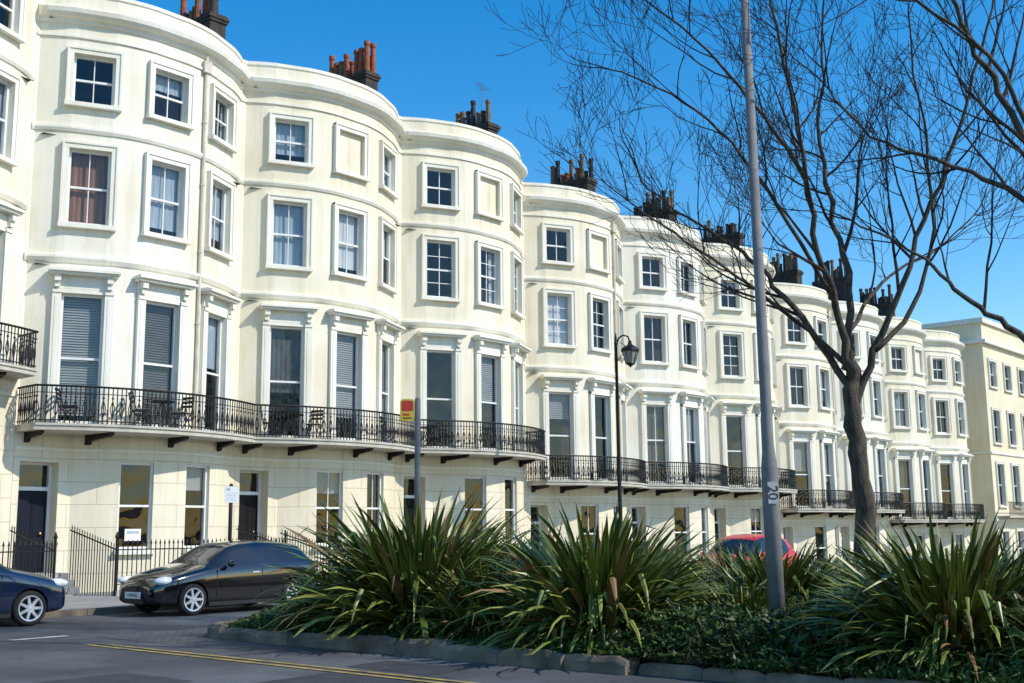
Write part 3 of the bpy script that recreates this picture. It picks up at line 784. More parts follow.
def balcony_chair(x, y, z, rz):
    T = ob("balcony_chair", None, None, (x, y, z), rz, label="black folding metal chair standing on the balcony", category="chair", group="furniture on the balconies")
    b = MB()
    for k in range(5): b.box(-0.2, 0.2, -0.2+k*0.085, -0.2+k*0.085+0.06, 0.44, 0.46)
    b.box(-0.18, -0.15, -0.19, 0.2, 0.42, 0.441); b.box(0.15, 0.18, -0.19, 0.2, 0.42, 0.441)
    ob("seat", b.mesh("seat", [M['dark']]), T)
    b = MB(); b.beam((-0.19, 0.2, 0.45), (-0.19, 0.3, 0.9), 0.014); b.beam((0.19, 0.2, 0.45), (0.19, 0.3, 0.9), 0.014)
    for z_ in (0.62, 0.74, 0.86): b.box(-0.19, 0.19, 0.22+(z_-0.45)*0.2, 0.24+(z_-0.45)*0.2, z_, z_+0.07)
    ob("backrest", b.mesh("backrest", [M['dark']]), T)
    for s in (-1, 1):
        b = MB(); b.beam((s*0.2, -0.22, 0), (s*0.2, 0.2, 0.46), 0.014); b.beam((s*0.2, 0.25, 0), (s*0.2, -0.18, 0.46), 0.014)
        ob("leg", b.mesh("leg", [M['dark']]), T)
def balcony_table(x, y, z):
    T = ob("balcony_table", None, None, (x, y, z), label="small round black cafe table on the balcony", category="table", group="furniture on the balconies")
    b = MB(); b.lathe([(0.3, 0.70), (0.32, 0.71), (0.32, 0.73), (0.3, 0.735)], 18); ob("table_top", b.mesh("table_top", [M['dark']]), T)
    for k in range(3):
        a = k*2.09; b = MB(); b.beam((0.25*math.cos(a), 0.25*math.sin(a), 0), (0.03*math.cos(a), 0.03*math.sin(a), 0.70), 0.014); ob("leg", b.mesh("leg", [M['dark']]), T)
for n, lx, dz, rz in ((0, 0.9, 0, 0.8), (0, 3.9, 0, -1.2), (0, 2.7, 0, 1.3), (1, 0.6, 0, 1.0), (1, 1.9, 0, -1.0), (1, 5.2, 0, 0.5), (2, 1.2, 0, 1.2), (3, 3.2, -0.92, 0.4), (4, 3.2, -0.92, -0.6)):
    balcony_chair(X0+n*W+lx, YH+edge(lx)+0.42, 4.43+dz, rz)
for n, lx in ((0, 3.3), (1, 1.25), (2, 0.5)):
    balcony_table(X0+n*W+lx, YH+edge(lx)+0.42, 4.43)

b = MB(); b.box(-0.22, 0.22, -0.006, 0, -0.16, 0.16, 0); b.box(-0.16, 0.16, -0.009, -0.006, 0.03, 0.10, 1)
(px, py), prz, _ = segxf(GP, GSEG[0], 0.135)
ob("window_notice", b.mesh("window_notice", [M['white'], M['curt_blue']]), None, (X0+px, YH+py, 1.6), prz, label="small white notice fixed in a ground floor window", category="notice")

# ------------------------------------------------------------------ cars
def make_car_meshes(paint, zs=1.0, L=4.1):
    k = L/4.1
    st = [
        (0.00, 0.52, 0.34, 0.54, 0.58, 0.42), (0.05, 0.70, 0.24, 0.63, 0.68, 0.56), (0.25, 0.81, 0.20, 0.73, 0.79, 0.66), (0.65, 0.85, 0.19, 0.81, 0.89, 0.70),
        (1.00, 0.865, 0.19, 0.88, 0.965, 0.70), (1.15, 0.87, 0.19, 0.91, 1.00, 0.70), (1.72, 0.87, 0.19, 0.945, 1.345, 0.61), (1.95, 0.87, 0.19, 0.95, 1.415, 0.61), (2.42, 0.87, 0.19, 0.965, 1.45, 0.62),
        (2.50, 0.87, 0.19, 0.967, 1.452, 0.62), (3.00, 0.875, 0.19, 0.985, 1.43, 0.61), (3.42, 0.87, 0.20, 1.01, 1.385, 0.60), (3.60, 0.86, 0.20, 1.02, 1.36, 0.59),
        (3.92, 0.84, 0.24, 1.0, 1.05, 0.66), (4.00, 0.81, 0.26, 0.90, 0.96, 0.66), (4.06, 0.77, 0.28, 0.76, 0.82, 0.64), (4.10, 0.68, 0.34, 0.6, 0.64, 0.55)]
    vs = []; fs = []; ms = []
    def ring(s):
        x, w, zb, zl, zt, wt = s; zl *= zs; zt *= zs
        half = [(0, zb), (w*0.84, zb), (w*0.975, zb+0.06), (w, zb+(zl-zb)*0.50), (w*1.0, zl-0.09), (w*0.955, zl), (wt+0.02, zt-0.045), (wt*0.85, zt), (0, zt+0.025)]
        return x*k, half
    nh = 9; full = 2*nh-2
    for s in st:
        x, h = ring(s)
        pts = [(y, z) for y, z in h]+[(-y, z) for y, z in reversed(h[1:-1])]
        vs += [(x-L/2, y, z) for y, z in pts]
    for i in range(len(st)-1):
        xa, xb = st[i][0], st[i+1][0]
        for j in range(full):
            a = i*full+j; c = i*full+(j+1) % full
            fs.append((a, a+full, c+full, c))
            jj = j if j < nh-1 else full-1-j
            m = 0
            if jj == 5 and 1.1 < xa and xb <= 3.45 and not (2.40 < xa < 2.49): m = 1
            if jj in (6, 7) and (abs(xa-1.15) < 0.01 or abs(xa-3.60) < 0.01): m = 1
            if jj in (0, 1): m = 2
            ms.append(m)
    fs.append(tuple(range(full))); ms.append(2); fs.append(tuple(reversed(range((len(st)-1)*full, len(st)*full)))); ms.append(0)
    me = bpy.data.meshes.new("body"); me.from_pydata(vs, [], fs)
    for m in (paint, M['cglass'], M['dark']): me.materials.append(m)
    me.polygons.foreach_set('material_index', ms)
    import bmesh
    bm = bmesh.new(); bm.from_mesh(me); bmesh.ops.recalc_face_normals(bm, faces=bm.faces)
    cl = bm.edges.layers.float.get('crease_edge') or bm.edges.layers.float.new('crease_edge')
    for e_ in bm.edges:
        if len(e_.link_faces) == 2 and e_.link_faces[0].material_index != e_.link_faces[1].material_index: e_[cl] = 0.6
    bm.to_mesh(me); bm.free()
    t = bpy.data.objects.new("tmp", me); COL.objects.link(t)
    sm = t.modifiers.new("s", 'SUBSURF'); sm.levels = 2; sm.render_levels = 2
    wx = (0.80*k-L/2, 3.32*k-L/2)
    cb = MB()
    for x in wx: cb.lathe([(0.345, -1.2), (0.345, 1.2)], 32, 0, (x, 0, 0.325), 'y')
    cm = cb.mesh("cut", [M['dark']])
    bm = bmesh.new(); bm.from_mesh(cm); bmesh.ops.recalc_face_normals(bm, faces=bm.faces); bm.to_mesh(cm); bm.free()
    c = bpy.data.objects.new("cut", cm); COL.objects.link(c)
    bo = t.modifiers.new("b", 'BOOLEAN'); bo.operation = 'DIFFERENCE'; bo.object = c; bo.solver = 'EXACT'
    try: bo.material_mode = 'TRANSFER'
    except Exception: pass
    bpy.context.view_layer.update()
    dg = bpy.context.evaluated_depsgraph_get()
    res = bpy.data.meshes.new_from_object(t.evaluated_get(dg)); res.name = "body"
    bpy.data.objects.remove(t); bpy.data.objects.remove(c)
    sm_ = [len(p.vertices) <= 5 for p in res.polygons]
    res.polygons.foreach_set('use_smooth', sm_)
    return res, wx
b = MB(); b.lathe([(0.225, -0.095), (0.27, -0.105), (0.305, -0.085), (0.315, 0), (0.305, 0.085), (0.27, 0.105), (0.22, 0.095)], 32, 0, (0, 0, 0), 'y', cap=False)
TYRE = b.mesh("wheel", [M['rubber']], True)
b = MB(); b.lathe([(0.232, -0.09), (0.228, -0.112), (0.205, -0.108), (0.205, -0.02)], 28, 0, (0, 0, 0), 'y', cap=False)
b.lathe([(0.205, -0.02), (0.0005, -0.02)], 20, 1, (0, 0, 0), 'y', cap=False); b.lathe([(0.001, -0.104), (0.05, -0.10), (0.055, -0.03)], 12, 0, (0, 0, 0), 'y', cap=False)
for k in range(7):
    a = 2*math.pi*k/7; ca, sa = math.cos(a), math.sin(a)
    vs = []
    for r_, w_, y_ in ((0.03, 0.030, -0.10), (0.208, 0.020, -0.103)):
        for s in (-1, 1): vs.append((r_*ca-s*w_*sa, y_, r_*sa+s*w_*ca))
    vs += [(x, -0.06, z) for x, y, z in vs]
    b.add(vs, [(0, 1, 3, 2), (4, 6, 7, 5), (0, 2, 6, 4), (1, 5, 7, 3), (2, 3, 7, 6)])
RIM = b.mesh("rim", [M['alloy'], M['dark']])
def sph(cx, cy, cz, rx, ry, rz_, m, name):
    b = MB(); prof = [(math.sin(math.pi*i/8)+1e-4, -math.cos(math.pi*i/8)) for i in range(9)]
    b.lathe(prof, 14); b.v = [(cx+x*rx, cy+y*ry, cz+z*rz_) for x, y, z in b.v]
    return b.mesh(name, [m], True)
def car(paintkey, loc, rz, label, plate=None, zs=1.0, L=4.1, group="cars parked along the street", cat="car", name="parked_car"):
    T = ob(name, None, None, loc, rz, label=label, category=cat, group=group)
    body, wx = make_car_meshes(M[paintkey], zs, L)
    B = ob("body", body, T); h = L/2
    for x in wx:
        for s in (-1, 1):
            w = ob("wheel", TYRE, T, (x, s*0.765, 0.315), 0 if s < 0 else math.pi); ob("rim", RIM, w)
    for s in (-1, 1):
        ob("headlight", sph(-h+0.26, s*0.665, 0.69*zs, 0.24, 0.13, 0.09, M['lens'], "headlight"), T)
        ob("tail_light", sph(h-0.14, s*0.70, 0.88*zs, 0.12, 0.10, 0.12, M['tail'], "tail_light"), T)
        ob("mirror", sph(-h+1.60, s*0.98, 1.0*zs, 0.07, 0.11, 0.075, M[paintkey], "mirror"), T)
        for xx in (1.34, 2.46, 3.25):
            b = MB(); b.box(-h+xx*L/4.1-0.004, -h+xx*L/4.1+0.004, min(s*0.80, s*0.872), max(s*0.80, s*0.872), 0.36 if xx < 3 else 0.7, 0.88*zs)
            ob("door_seam", b.mesh("door_seam", [M['dark']]), T)
        b = MB(); b.box(-h+2.2, -h+2.38, min(s*0.86, s*0.885), max(s*0.86, s*0.885), 0.80*zs, 0.825*zs); ob("handle", b.mesh("handle", [M['alloy']]), T)
        b = MB(); b.box(wx[0]+0.36, wx[1]-0.36, min(s*0.78, s*0.868), max(s*0.78, s*0.868), 0.175, 0.25); ob("side_skirt", b.mesh("side_skirt", [M['dark']]), T)
        ob("fog_light", sph(-h+0.09, s*0.55, 0.36, 0.05, 0.06, 0.045, M['lens'], "fog_light"), T)
    b = MB(); b.box(-h-0.012, -h+0.2, -0.34, 0.34, 0.25, 0.35); b.box(-h-0.015, -h+0.1, -0.12, 0.12, 0.35, 0.6)
    ob("grille", b.mesh("grille", [M['dark']]), T)
    b = MB(); b.box(-h-0.045, -h-0.02, -0.27, 0.27, 0.35, 0.48); PL = ob("number_plate", b.mesh("number_plate", [M['white']]), T)
    if plate:
        t = text_mesh(plate, 0.085, M['ink']); ob("lettering", t, PL, (-h-0.047, 0, 0.412), rot=(rad(90), 0, rad(-90)))
    return T
car('black_paint', (14.80, 21.0, 0), 0.0, "glossy black small hatchback parked by the kerb", "GY08 MLJ")
car('navy_paint', (9.05, 21.28, 0), math.pi, "dark navy car parked nose to nose with the black hatchback", "GN57 KXA", L=4.2, zs=1.06)
car('red_paint', (30.4, 17.4, g(30.4)), 0.0, "tall red van-like car parked beyond the flax bushes", zs=1.24, L=4.3)
for i, (x, k, l) in enumerate(((60.5, 'silver_paint', "silver car parked in front of the houses"), (66.5, 'blue_paint', "blue car parked in front of the houses"), (72.5, 'black_paint', "dark car parked in front of the houses"))):
    car(k, (x, 21, g(x)), 0.0, l)
for x, k, l in ((43.5, 'blue_paint', "blue car parked beside the planted bed"), (49.0, 'silver_paint', "silver car parked beside the planted bed")):
    car(k, (x, 17.6, g(x)), 0.0, l)

YAW = rad(40.8); Fx, Fy = math.cos(YAW), math.sin(YAW); Rx, Ry = math.sin(YAW), -math.cos(YAW)

# ------------------------------------------------------------------ street furniture
P0 = ob("street_light_column", None, None, (12.65, 6.80, 0.1), label="tall grey steel street light column with number plate rising from bushes", category="street light")
b = MB(); b.lathe([(0.100, 0.1), (0.100, 2.2), (0.085, 2.35), (0.070, 2.5), (0.048, 10.5)], 18)
ob("column", b.mesh("column", [M['galv']], True), P0)
b = MB(); b.tube([(0, 0, 10.4), (0, 0.3, 10.9), (0, 1.2, 11.1)], [0.05, 0.045, 0.04], 8); b.box(-0.12, 0.12, 1.1, 1.8, 11.02, 11.16); ob("lamp_head", b.mesh("lamp_head", [M['galv']]), P0)
b = MB(); b.box(-0.055, 0.055, -0.004, 0, -0.13, 0.13)
pl = ob("number_plate", b.mesh("number_plate", [M['plate']]), P0, (-Fx*0.105, -Fy*0.105, 1.92), YAW-rad(90))
ob("lettering", text_mesh("20", 0.17, M['ink']), pl, (0, -0.006, 0), rot=(rad(90), rad(90), 0))
P0.rotation_euler = Matrix.Rotation(0.006, 3, Vector((-Fx, -Fy, 0))).to_euler()

lx, ly = 31.95, 22.85
T = ob("street_lamp", None, None, (lx, ly, g(lx)+0.12), label="black heritage street lamp with swan neck lantern on the pavement", category="street lamp")
b = MB(); b.lathe([(0.2, 0), (0.2, 0.1), (0.15, 0.2), (0.13, 1.0), (0.1, 1.1), (0.075, 1.3), (0.06, 5), (0.05, 8.2), (0.08, 8.25), (0.05, 8.3), (0.03, 8.55), (0.001, 8.65)], 12)
b.tube([(Rx*0.0, 0, 8.2), (Rx*0.1, Ry*0.1, 8.45), (Rx*0.25, Ry*0.25, 8.55), (Rx*0.42, Ry*0.42, 8.5), (Rx*0.48, Ry*0.48, 8.3)], [0.03]*5, 6)
b.tube([(0, 0, 7.6), (Rx*0.25, Ry*0.25, 7.9), (Rx*0.3, Ry*0.3, 8.2), (Rx*0.15, Ry*0.15, 8.3)], [0.015]*4, 5)
ob("post", b.mesh("post", [M['iron']], True), T)
b = MB(); b.lathe([(0.02, 0.18), (0.06, 0.12), (0.08, 0.02), (0.30, -0.12), (0.32, -0.2), (0.30, -0.22)], 16, 0, (Rx*0.48, Ry*0.48, 8.2))
for k in range(8):
    a = 2*math.pi*k/8; b.tube([(Rx*.48+.28*math.cos(a), Ry*.48+.28*math.sin(a), 7.98), (Rx*.48+.165*math.cos(a), Ry*.48+.165*math.sin(a), 7.58)], [0.012, 0.012], 4)
b.lathe([(0.17, -0.62), (0.18, -0.65), (0.06, -0.72), (0.01, -0.78)], 8, 0, (Rx*0.48, Ry*0.48, 8.2))
ob("lamp_shade", b.mesh("lamp_shade", [M['iron']]), T)
b = MB(); b.lathe([(0.27, -0.225), (0.155, -0.62)], 8, 0, (Rx*0.48, Ry*0.48, 8.2)); ob("lamp_glass", b.mesh("lamp_glass", [M['lampglass']]), T)

T = ob("flag_sign", None, None, (14.69, 14.97, -0.11), label="grey pole with small red and yellow flag board", category="sign")
b = MB(); b.lathe([(0.055, 0), (0.055, 4.1), (0.03, 4.13)], 12); ob("pole", b.mesh("pole", [M['galv']], True), T)
b = MB()
def rrect(x0, x1, y0, y1, z0, z1, r, mi):
    pts = []
    for cx, cz, a0 in ((x1-r, z0+r, -90), (x1-r, z1-r, 0), (x0+r, z1-r, 90), (x0+r, z0+r, 180)):
        for k in range(5): a = rad(a0+k*22.5); pts.append((cx+r*math.cos(a), cz+r*math.sin(a)))
    n = len(pts); vs = [(x, y0, z) for x, z in pts]+[(x, y1, z) for x, z in pts]
    b.add(vs, [tuple(range(n)), tuple(reversed(range(n, 2*n)))]+[(k, n+k, n+(k+1) % n, (k+1) % n) for k in range(n)], mi)
rrect(-0.32, -0.06, -0.02, 0.02, 3.70, 4.1, 0.05, 0); rrect(-0.295, -0.085, -0.024, 0.024, 3.88, 4.07, 0.035, 1)
b.box(-0.27, -0.15, -0.026, 0.026, 3.80, 3.835, 1); b.box(-0.27, -0.11, -0.026, 0.026, 3.745, 3.765, 2)
o = ob("sign_board", b.mesh("sign_board", [M['yellow'], M['red'], M['ink']]), T, rz=YAW-rad(80))
T = ob("parking_sign", None, None, (16.3, 22.85, 0.12), label="white rectangular parking sign on dark post", category="sign")
b = MB(); b.lathe([(0.045, 0), (0.045, 2.62), (0.02, 2.65)], 10); ob("pole", b.mesh("pole", [M['dark']], True), T)
b = MB(); b.box(-0.17, 0.17, -0.06, -0.046, 2.2, 2.58); o = ob("sign_board", b.mesh("sign_board", [M['white']]), T, rz=rad(-25))
b = MB()
for k in range(4): b.box(-0.12, 0.12, -0.063, -0.06, 2.26+k*0.05, 2.268+k*0.05)
b.box(-0.12, -0.04, -0.063, -0.06, 2.48, 2.54); ob("lettering", b.mesh("lettering", [M['curt_blue']]), o)

# ------------------------------------------------------------------ trees
class Tree:
    def __init__(s, seed, dens=1.0): s.r = random.Random(seed); s.trunk = MB(); s.crown = MB(); s.dens = dens
    def branch(s, p, d, L, r, lev):
        R_ = s.r; n = {1: 7, 2: 5, 3: 4, 4: 2}[lev]; pts = [Vector(p)]; dd = Vector(d).normalized(); rr = [r]
        for i in range(n):
            dd = (dd+Vector((R_.gauss(0, .12), R_.gauss(0, .12), R_.gauss(0.06, .10)))).normalized()
            pts.append(pts[-1]+dd*(L/n)); rr.append(max(r*(1-0.75*(i+1)/n), 0.0042))
        s.crown.tube(pts, rr, {1: 6, 2: 5, 3: 3, 4: 3}[lev], cap=False)
        s.kids(pts, rr, L, lev)
    def kids(s, pts, rr, L, lev, f0=0.22):
        if lev >= 4: return
        R_ = s.r; sp = {0: 0.50, 1: 0.38, 2: 0.28, 3: 0.40}[lev]/s.dens
        cum = [0]
        for a, c in zip(pts[:-1], pts[1:]): cum.append(cum[-1]+(c-a).length)
        T = cum[-1]; t = T*f0+R_.random()*sp
        while t < T:
            i = max(j for j in range(len(cum)-1) if cum[j] <= t); u = (t-cum[i])/(cum[i+1]-cum[i])
            p = pts[i].lerp(pts[i+1], u); d = (pts[i+1]-pts[i]).normalized(); r = rr[i]*(1-u)+rr[i+1]*u
            ax = d.cross(Vector((R_.gauss(0, 1), R_.gauss(0, 1), R_.gauss(0, 1)))).normalized()
            an = rad(R_.uniform(28, 58)); nd = Matrix.Rotation(an, 3, ax) @ d
            nd = (nd+Vector((0, 0, 0.2))).normalized()
            rem = 1-t/T
            l = {0: 1.0+2.0*rem, 1: 0.6+1.0*rem, 2: 0.4+0.45*rem, 3: 0.2+0.15*rem}[lev]*R_.uniform(0.65, 1.2)
            s.branch(p, nd, l, min(r*0.62, {0: 0.034, 1: 0.015, 2: 0.0082, 3: 0.0052}[lev]), lev+1)
            t += sp*R_.uniform(0.6, 1.5)
        if lev < 3:
            for k in range(2):
                d = (pts[-1]-pts[-2]).normalized(); nd = (d+Vector((R_.gauss(0, .35), R_.gauss(0, .35), R_.gauss(0.1, .3)))).normalized()
                s.branch(pts[-1], nd, {0: 1.4, 1: 0.7, 2: 0.4}[lev], rr[-1], lev+1)
    def limb(s, P, r0, r1, kids=True, f0=0.22):
        W3 = [Vector((Rx*a+Fx*d, Ry*a+Fy*d, z)) for a, d, z in P]
        pts = []
        for i in range(len(W3)-1):
            p0 = W3[max(i-1, 0)]; p1 = W3[i]; p2 = W3[i+1]; p3 = W3[min(i+2, len(W3)-1)]
            for k in range(4):
                t = k/4
                q = 0.5*((2*p1)+(p2-p0)*t+(2*p0-5*p1+4*p2-p3)*t*t+(-p0+3*p1-3*p2+p3)*t**3)
                j = min(r0*0.4, 0.035); pts.append(q+Vector((s.r.gauss(0, j), s.r.gauss(0, j), 0)))
        pts.append(W3[-1]); n = len(pts); rr = [(r0+(r1-r0)*(i/(n-1))**0.7)*s.r.uniform(0.94, 1.07) for i in range(n)]
        s.trunk.tube(pts, rr, 10)
        if kids: s.kids(pts, rr, 6, 0, f0)
    def done(s, loc, label):
        T = ob("bare_tree", None, None, loc, label=label, category="tree", group="bare street trees in the planted bed")
        ob("trunk", s.trunk.mesh("trunk", [M['bark']], True), T); ob("crown", s.crown.mesh("crown", [M['twig']]), T)
t = Tree(11, 1.0)
t.limb([(-0.24, 0, 0), (-0.24, 0, 0.5), (-0.22, 0, 1.7), (-0.24, 0, 2.6), (-0.28, 0, 3.4), (-0.3, 0, 4.0)], 0.185, 0.12, False)
t.limb([(-0.27, 0, 3.5), (-0.7, 0.2, 4.4), (-1.15, 0.5, 5.2), (-1.6, 0.8, 5.9), (-2.1, 1.1, 6.4), (-2.7, 1.4, 6.9), (-3.3, 1.6, 7.5)], 0.068, 0.014)
t.limb([(-0.3, 0, 3.9), (-0.5, -0.2, 4.9), (-0.85, -0.5, 5.7), (-1.05, -0.7, 6.9), (-1.2, -0.8, 8.3), (-1.45, -0.8, 9.7), (-1.5, -0.9, 10.8)], 0.072, 0.014)
t.limb([(-0.3, 0, 3.9), (-0.18, 0.1, 5.2), (-0.3, 0.3, 6.4), (-0.45, 0.5, 7.8), (-0.3, 0.6, 9.3), (-0.2, 0.6, 11.0)], 0.078, 0.014)
t.limb([(-0.27, 0, 3.3), (0.1, -0.1, 4.2), (0.5, -0.3, 5.2), (0.9, -0.5, 6.2), (1.35, -0.7, 7.4), (1.8, -0.9, 8.8), (2.1, -1.0, 10.0)], 0.072, 0.014)
t.limb([(-0.3, 0, 3.9), (-0.75, 0.0, 4.4), (-1.5, -0.2, 4.95), (-2.3, -0.4, 5.5), (-3.1, -0.6, 6.0), (-3.8, -0.7, 6.5)], 0.048, 0.012)
t.limb([(-1.05, -0.7, 6.9), (-1.7, -0.9, 7.8), (-2.4, -1.1, 8.6), (-3.1, -1.3, 9.2), (-3.8, -1.4, 9.7)], 0.038, 0.011)
t.limb([(-0.5, -0.2, 4.9), (-1.1, -0.4, 5.9), (-1.8, -0.6, 7.0), (-2.5, -0.7, 7.8), (-3.3, -0.8, 8.3), (-4.0, -0.8, 8.6)], 0.042, 0.011)
t.limb([(0.1, -0.1, 4.2), (0.8, 0.1, 4.9), (1.2, 0.1, 6.2), (1.15, 0, 7.6), (1.05, 0, 9.2), (1.05, 0, 10.4)], 0.048, 0.012)
t.limb([(-0.3, 0.1, 4.4), (0.3, 0.7, 5.2), (1.0, 1.2, 5.8), (1.8, 1.6, 6.2), (2.6, 1.8, 6.9)], 0.042, 0.012)
t.done((17.3, 7.5, 0.15), "large leafless tree with dark spreading branches behind flax plants")
t = Tree(23, 0.9)
t.limb([(0, 0, 0), (0, 0, 1.5), (-0.1, 0, 2.6), (-0.2, 0, 3.4)], 0.25, 0.18, False)
t.limb([(-0.1, 0, 2.6), (-0.7, 0, 3.3), (-1.27, 0.1, 3.8), (-1.7, 0.2, 4.15), (-2.05, 0.3, 4.5), (-2.4, 0.4, 4.95), (-3.1, 0.6, 5.4)], 0.066, 0.012, True, 0.45)
t.limb([(-0.2, 0, 3.3), (-0.5, 0, 4.5), (-0.83, 0, 5.7), (-1.27, 0, 6.9), (-1.65, 0, 7.6), (-1.9, 0, 8.6), (-2.0, 0, 9.8)], 0.08, 0.016, True, 0.35)
t.limb([(-0.6, 0, 5.0), (-1.27, 0.2, 5.7), (-2.05, 0.4, 6.15), (-2.8, 0.5, 6.5), (-3.3, 0.6, 7.2)], 0.048, 0.012)
t.limb([(-0.9, 0, 6.2), (-1.5, -0.2, 7.3), (-2.4, -0.3, 8.0), (-3.4, -0.4, 8.6)], 0.038, 0.012)
t.limb([(-0.2, 0, 3.3), (0.9, 0.2, 4.6), (1.8, 0.4, 6), (2.6, 0.5, 7.5)], 0.10, 0.03)
t.done((15.5, 3.4, 0.15), "leafless tree with thick arching limbs at the bed edge")

# ------------------------------------------------------------------ flax plants
def flax_mesh(seed, n, hmax):
    r = random.Random(seed); vs = []; fs = []; sh = []
    for i in range(n):
        az = r.uniform(0, 2*math.pi); rb = r.uniform(0, 0.55)*math.sqrt(r.random()); L = hmax*r.uniform(0.5, 1.08)
        el = rad(r.triangular(10, 86, 58)); bend = r.uniform(0.2, 1.3)*(1.25-el/1.8); w = r.uniform(0.019, 0.033)
        base = Vector((rb*math.cos(az), rb*math.sin(az), 0)); ax = az+r.gauss(0, 0.35)
        p = base; S = 7; side = Vector((-math.sin(ax), math.cos(ax), 0)); tw = r.gauss(0, 0.5); o = len(vs)
        val = min(max(r.gauss(0.46, 0.21), 0), 0.78)
        dead = r.random() < 0.06
        kink = r.random() < 0.14; kp = r.uniform(0.5, 0.8)
        for k in range(S+1):
            t = k/S
            e_ = el-bend*t*t*1.6
            if kink and t > kp: e_ -= 1.2
            d = Vector((math.cos(ax)*math.cos(e_), math.sin(ax)*math.cos(e_), math.sin(e_)))
            up = side.cross(d).normalized(); s2 = (side*math.cos(tw*t)+up*math.sin(tw*t))
            ww = w*(0.8+0.75*t)*(1 if t < 0.62 else max(1-((t-0.62)/0.38)**1.8, 0.02))
            fold = -up*ww*0.5
            vs += [tuple(p+s2*ww), tuple(p+fold), tuple(p-s2*ww)]
            a_ = 1.0 if dead else min(val+0.18+0.12*t, 0.95); c_ = 1.0 if dead else val*0.85+0.12*t
            sh += [a_, c_, a_]
            if k < S:
                p = p+d*(L/S)
                if p.z < 0.05: p.z = 0.05
        for k in range(S):
            a = o+k*3; fs += [(a, a+1, a+4, a+3), (a+1, a+2, a+5, a+4)]
    me = bpy.data.meshes.new("leaf_clump"); me.from_pydata(vs, [], fs); me.materials.append(M['leaf'])
    at = me.attributes.new("shade", 'FLOAT', 'POINT'); at.data.foreach_set('value', sh)
    return me
FL = [flax_mesh(1, 950, 2.0), flax_mesh(2, 860, 1.9), flax_mesh(3, 900, 2.0)]
flax = [(12.2, 12.4, 1.14, 0), (12.2, 9.1, 0.99, 1), (14.9, 8.0, 0.74, 2), (12.4, 4.6, 0.85, 0), (14.2, 11.6, 0.85, 1), (13.3, 3.0, 0.74, 2), (15.6, 5.0, 0.72, 1),
        (17.0, 9.8, 0.72, 0), (17.2, 12.3, 0.8, 1), (16.6, 7.2, 0.66, 2), (13.6, 13.8, 0.8, 2), (14.0, 9.6, 0.72, 0), (13.9, 5.6, 0.70, 2),
        (12.0, 13.9, 0.6, 1), (15.5, 13.6, 0.8, 0), (16.0, 3.2, 0.65, 0), (12.1, 10.9, 0.62, 2), (12.0, 3.2, 0.55, 1), (13.3, 7.6, 0.5, 1)]
for i, (x, y, s, k) in enumerate(flax):
    ob("flax_plant", FL[k], None, (x, y, 0.15), i*1.3, label="large spiky clump of sword-shaped green flax leaves", category="plant",
       group="flax clumps in the planted bed", scale=(s*1.04, s*1.04, s*random.uniform(0.90, 1.0)))

# ground cover
N = 80000
X = 10.95+rng.random(N)**1.4*7.0; Y = rng.random(N)*17.8-1.8
def hfun(x, y): return 0.10+0.16*(np.sin(x*2.1+y*1.3)+np.sin(y*2.7-x)*0.7+np.sin(y*5.3+x*3.1)*0.5+np.sin(y*0.9+1)+1.4)*0.5+0.20*np.clip((9-y)/3, 0, 1)+0.12*np.clip((x-12)/3, 0, 1)
edgef = np.clip((X-10.9)/0.6, 0.15, 1)*np.clip((16.0-Y)/0.8, 0.1, 1)
Hh = np.clip(hfun(X, Y), 0.03, 1)*edgef
keep = ~((X < 11.8) & (Y > 15.6)); X, Y, Hh = X[keep], Y[keep], Hh[keep]; N = len(X)
Zc = 0.16+Hh*(0.2+0.95*rng.random(N)**0.6)
sz = rng.uniform(0.02, 0.055, N)*np.where(np.sin(X*1.7+Y*2.3) > 0.3, 1.25, 0.9)
az = rng.random(N)*2*np.pi; tl = rng.normal(0.15, 0.65, N); tl2 = rng.normal(0, 0.5, N)
u = np.stack([np.cos(az)*np.cos(tl), np.sin(az)*np.cos(tl), np.sin(tl)], 1)
v = np.stack([-np.sin(az)*np.cos(tl2), np.cos(az)*np.cos(tl2), np.sin(tl2)], 1)
C = np.stack([X, Y, Zc], 1); s_ = sz[:, None]; asp = rng.uniform(0.3, 0.75, N)[:, None]
V = np.stack([C-u*s_*1.6, C-v*s_*asp, C+u*s_*1.6, C+v*s_*asp], 1).reshape(-1, 3)
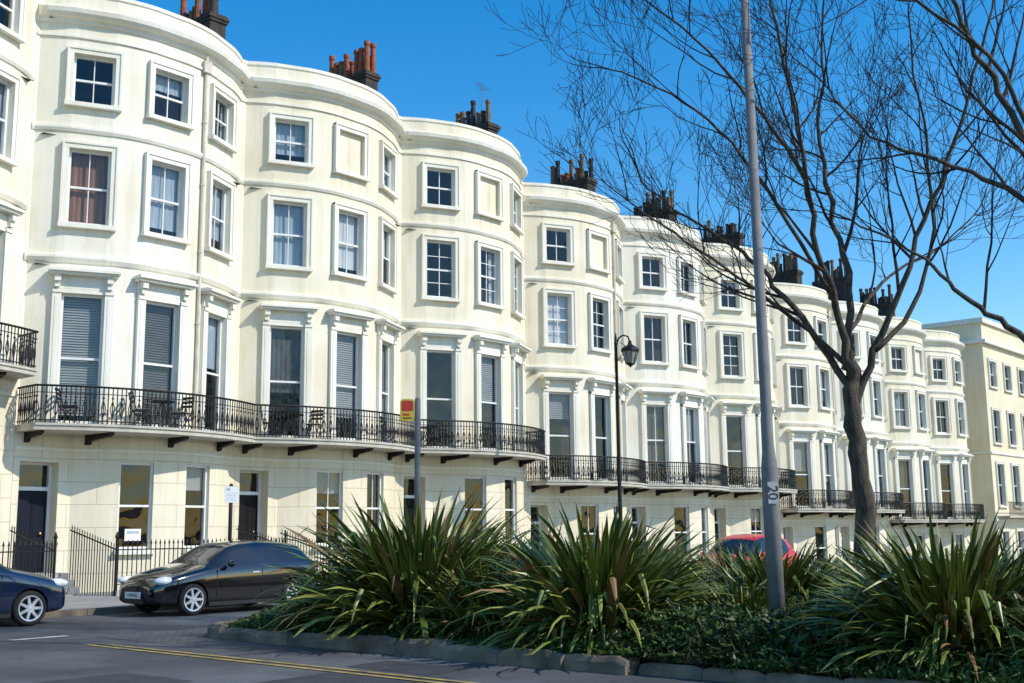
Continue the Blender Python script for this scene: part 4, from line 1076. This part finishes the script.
me = bpy.data.meshes.new("ground_cover"); me.from_pydata(V.tolist(), [], np.arange(4*N).reshape(-1, 4).tolist()); me.materials.append(M['cover'])
shv = np.repeat(np.clip(rng.normal(0.45, 0.28, N)+0.25*np.sin(X*0.9+Y*1.1), 0, 1), 4); at = me.attributes.new("shade", 'FLOAT', 'POINT'); at.data.foreach_set('value', shv)
ob("ground_cover", me, kind="stuff", label="low leafy green ground cover filling the bed", category="plants")

# ------------------------------------------------------------------ light, world, camera
SD = Vector((0.34, -0.94, 0)).normalized(); EL = rad(40)
ts = Vector((SD.x*math.cos(EL), SD.y*math.cos(EL), math.sin(EL)))
sl = bpy.data.lights.new("sun", 'SUN'); sl.energy = 4.25; sl.angle = rad(0.5); sl.color = (1.0, 0.945, 0.85)
so = bpy.data.objects.new("sun", sl); COL.objects.link(so); so.rotation_euler = ts.to_track_quat('Z', 'Y').to_euler()
w = bpy.data.worlds.new("World"); scene.world = w; w.use_nodes = True; nt = w.node_tree
bg = nt.nodes["Background"]; sky = nt.nodes.new("ShaderNodeTexSky"); sky.sky_type = 'NISHITA'; sky.sun_disc = False
sky.sun_elevation = EL; sky.sun_rotation = math.atan2(SD.x, SD.y); sky.air_density = 1.1; sky.dust_density = 0.3; sky.ozone_density = 2.0
hs_ = nt.nodes.new("ShaderNodeHueSaturation"); hs_.inputs['Saturation'].default_value = 1.5; hs_.inputs['Value'].default_value = 1.6
nt.links.new(sky.outputs[0], hs_.inputs['Color']); nt.links.new(hs_.outputs[0], bg.inputs[0]); bg.inputs[1].default_value = 0.125

cam = bpy.data.cameras.new("camera"); co = bpy.data.objects.new("camera", cam); COL.objects.link(co)
cam.sensor_width = 36; cam.lens = 1150/1024*36; cam.clip_end = 6000; cam.clip_start = 0.1
co.location = (0, 0, 1.6)
co.rotation_euler = (Matrix.Rotation(YAW-rad(90), 3, 'Z') @ Matrix.Rotation(rad(99.35), 3, 'X') @ Matrix.Rotation(rad(-0.6), 3, 'Z')).to_euler()
cam.shift_y = 0.0
scene.camera = co
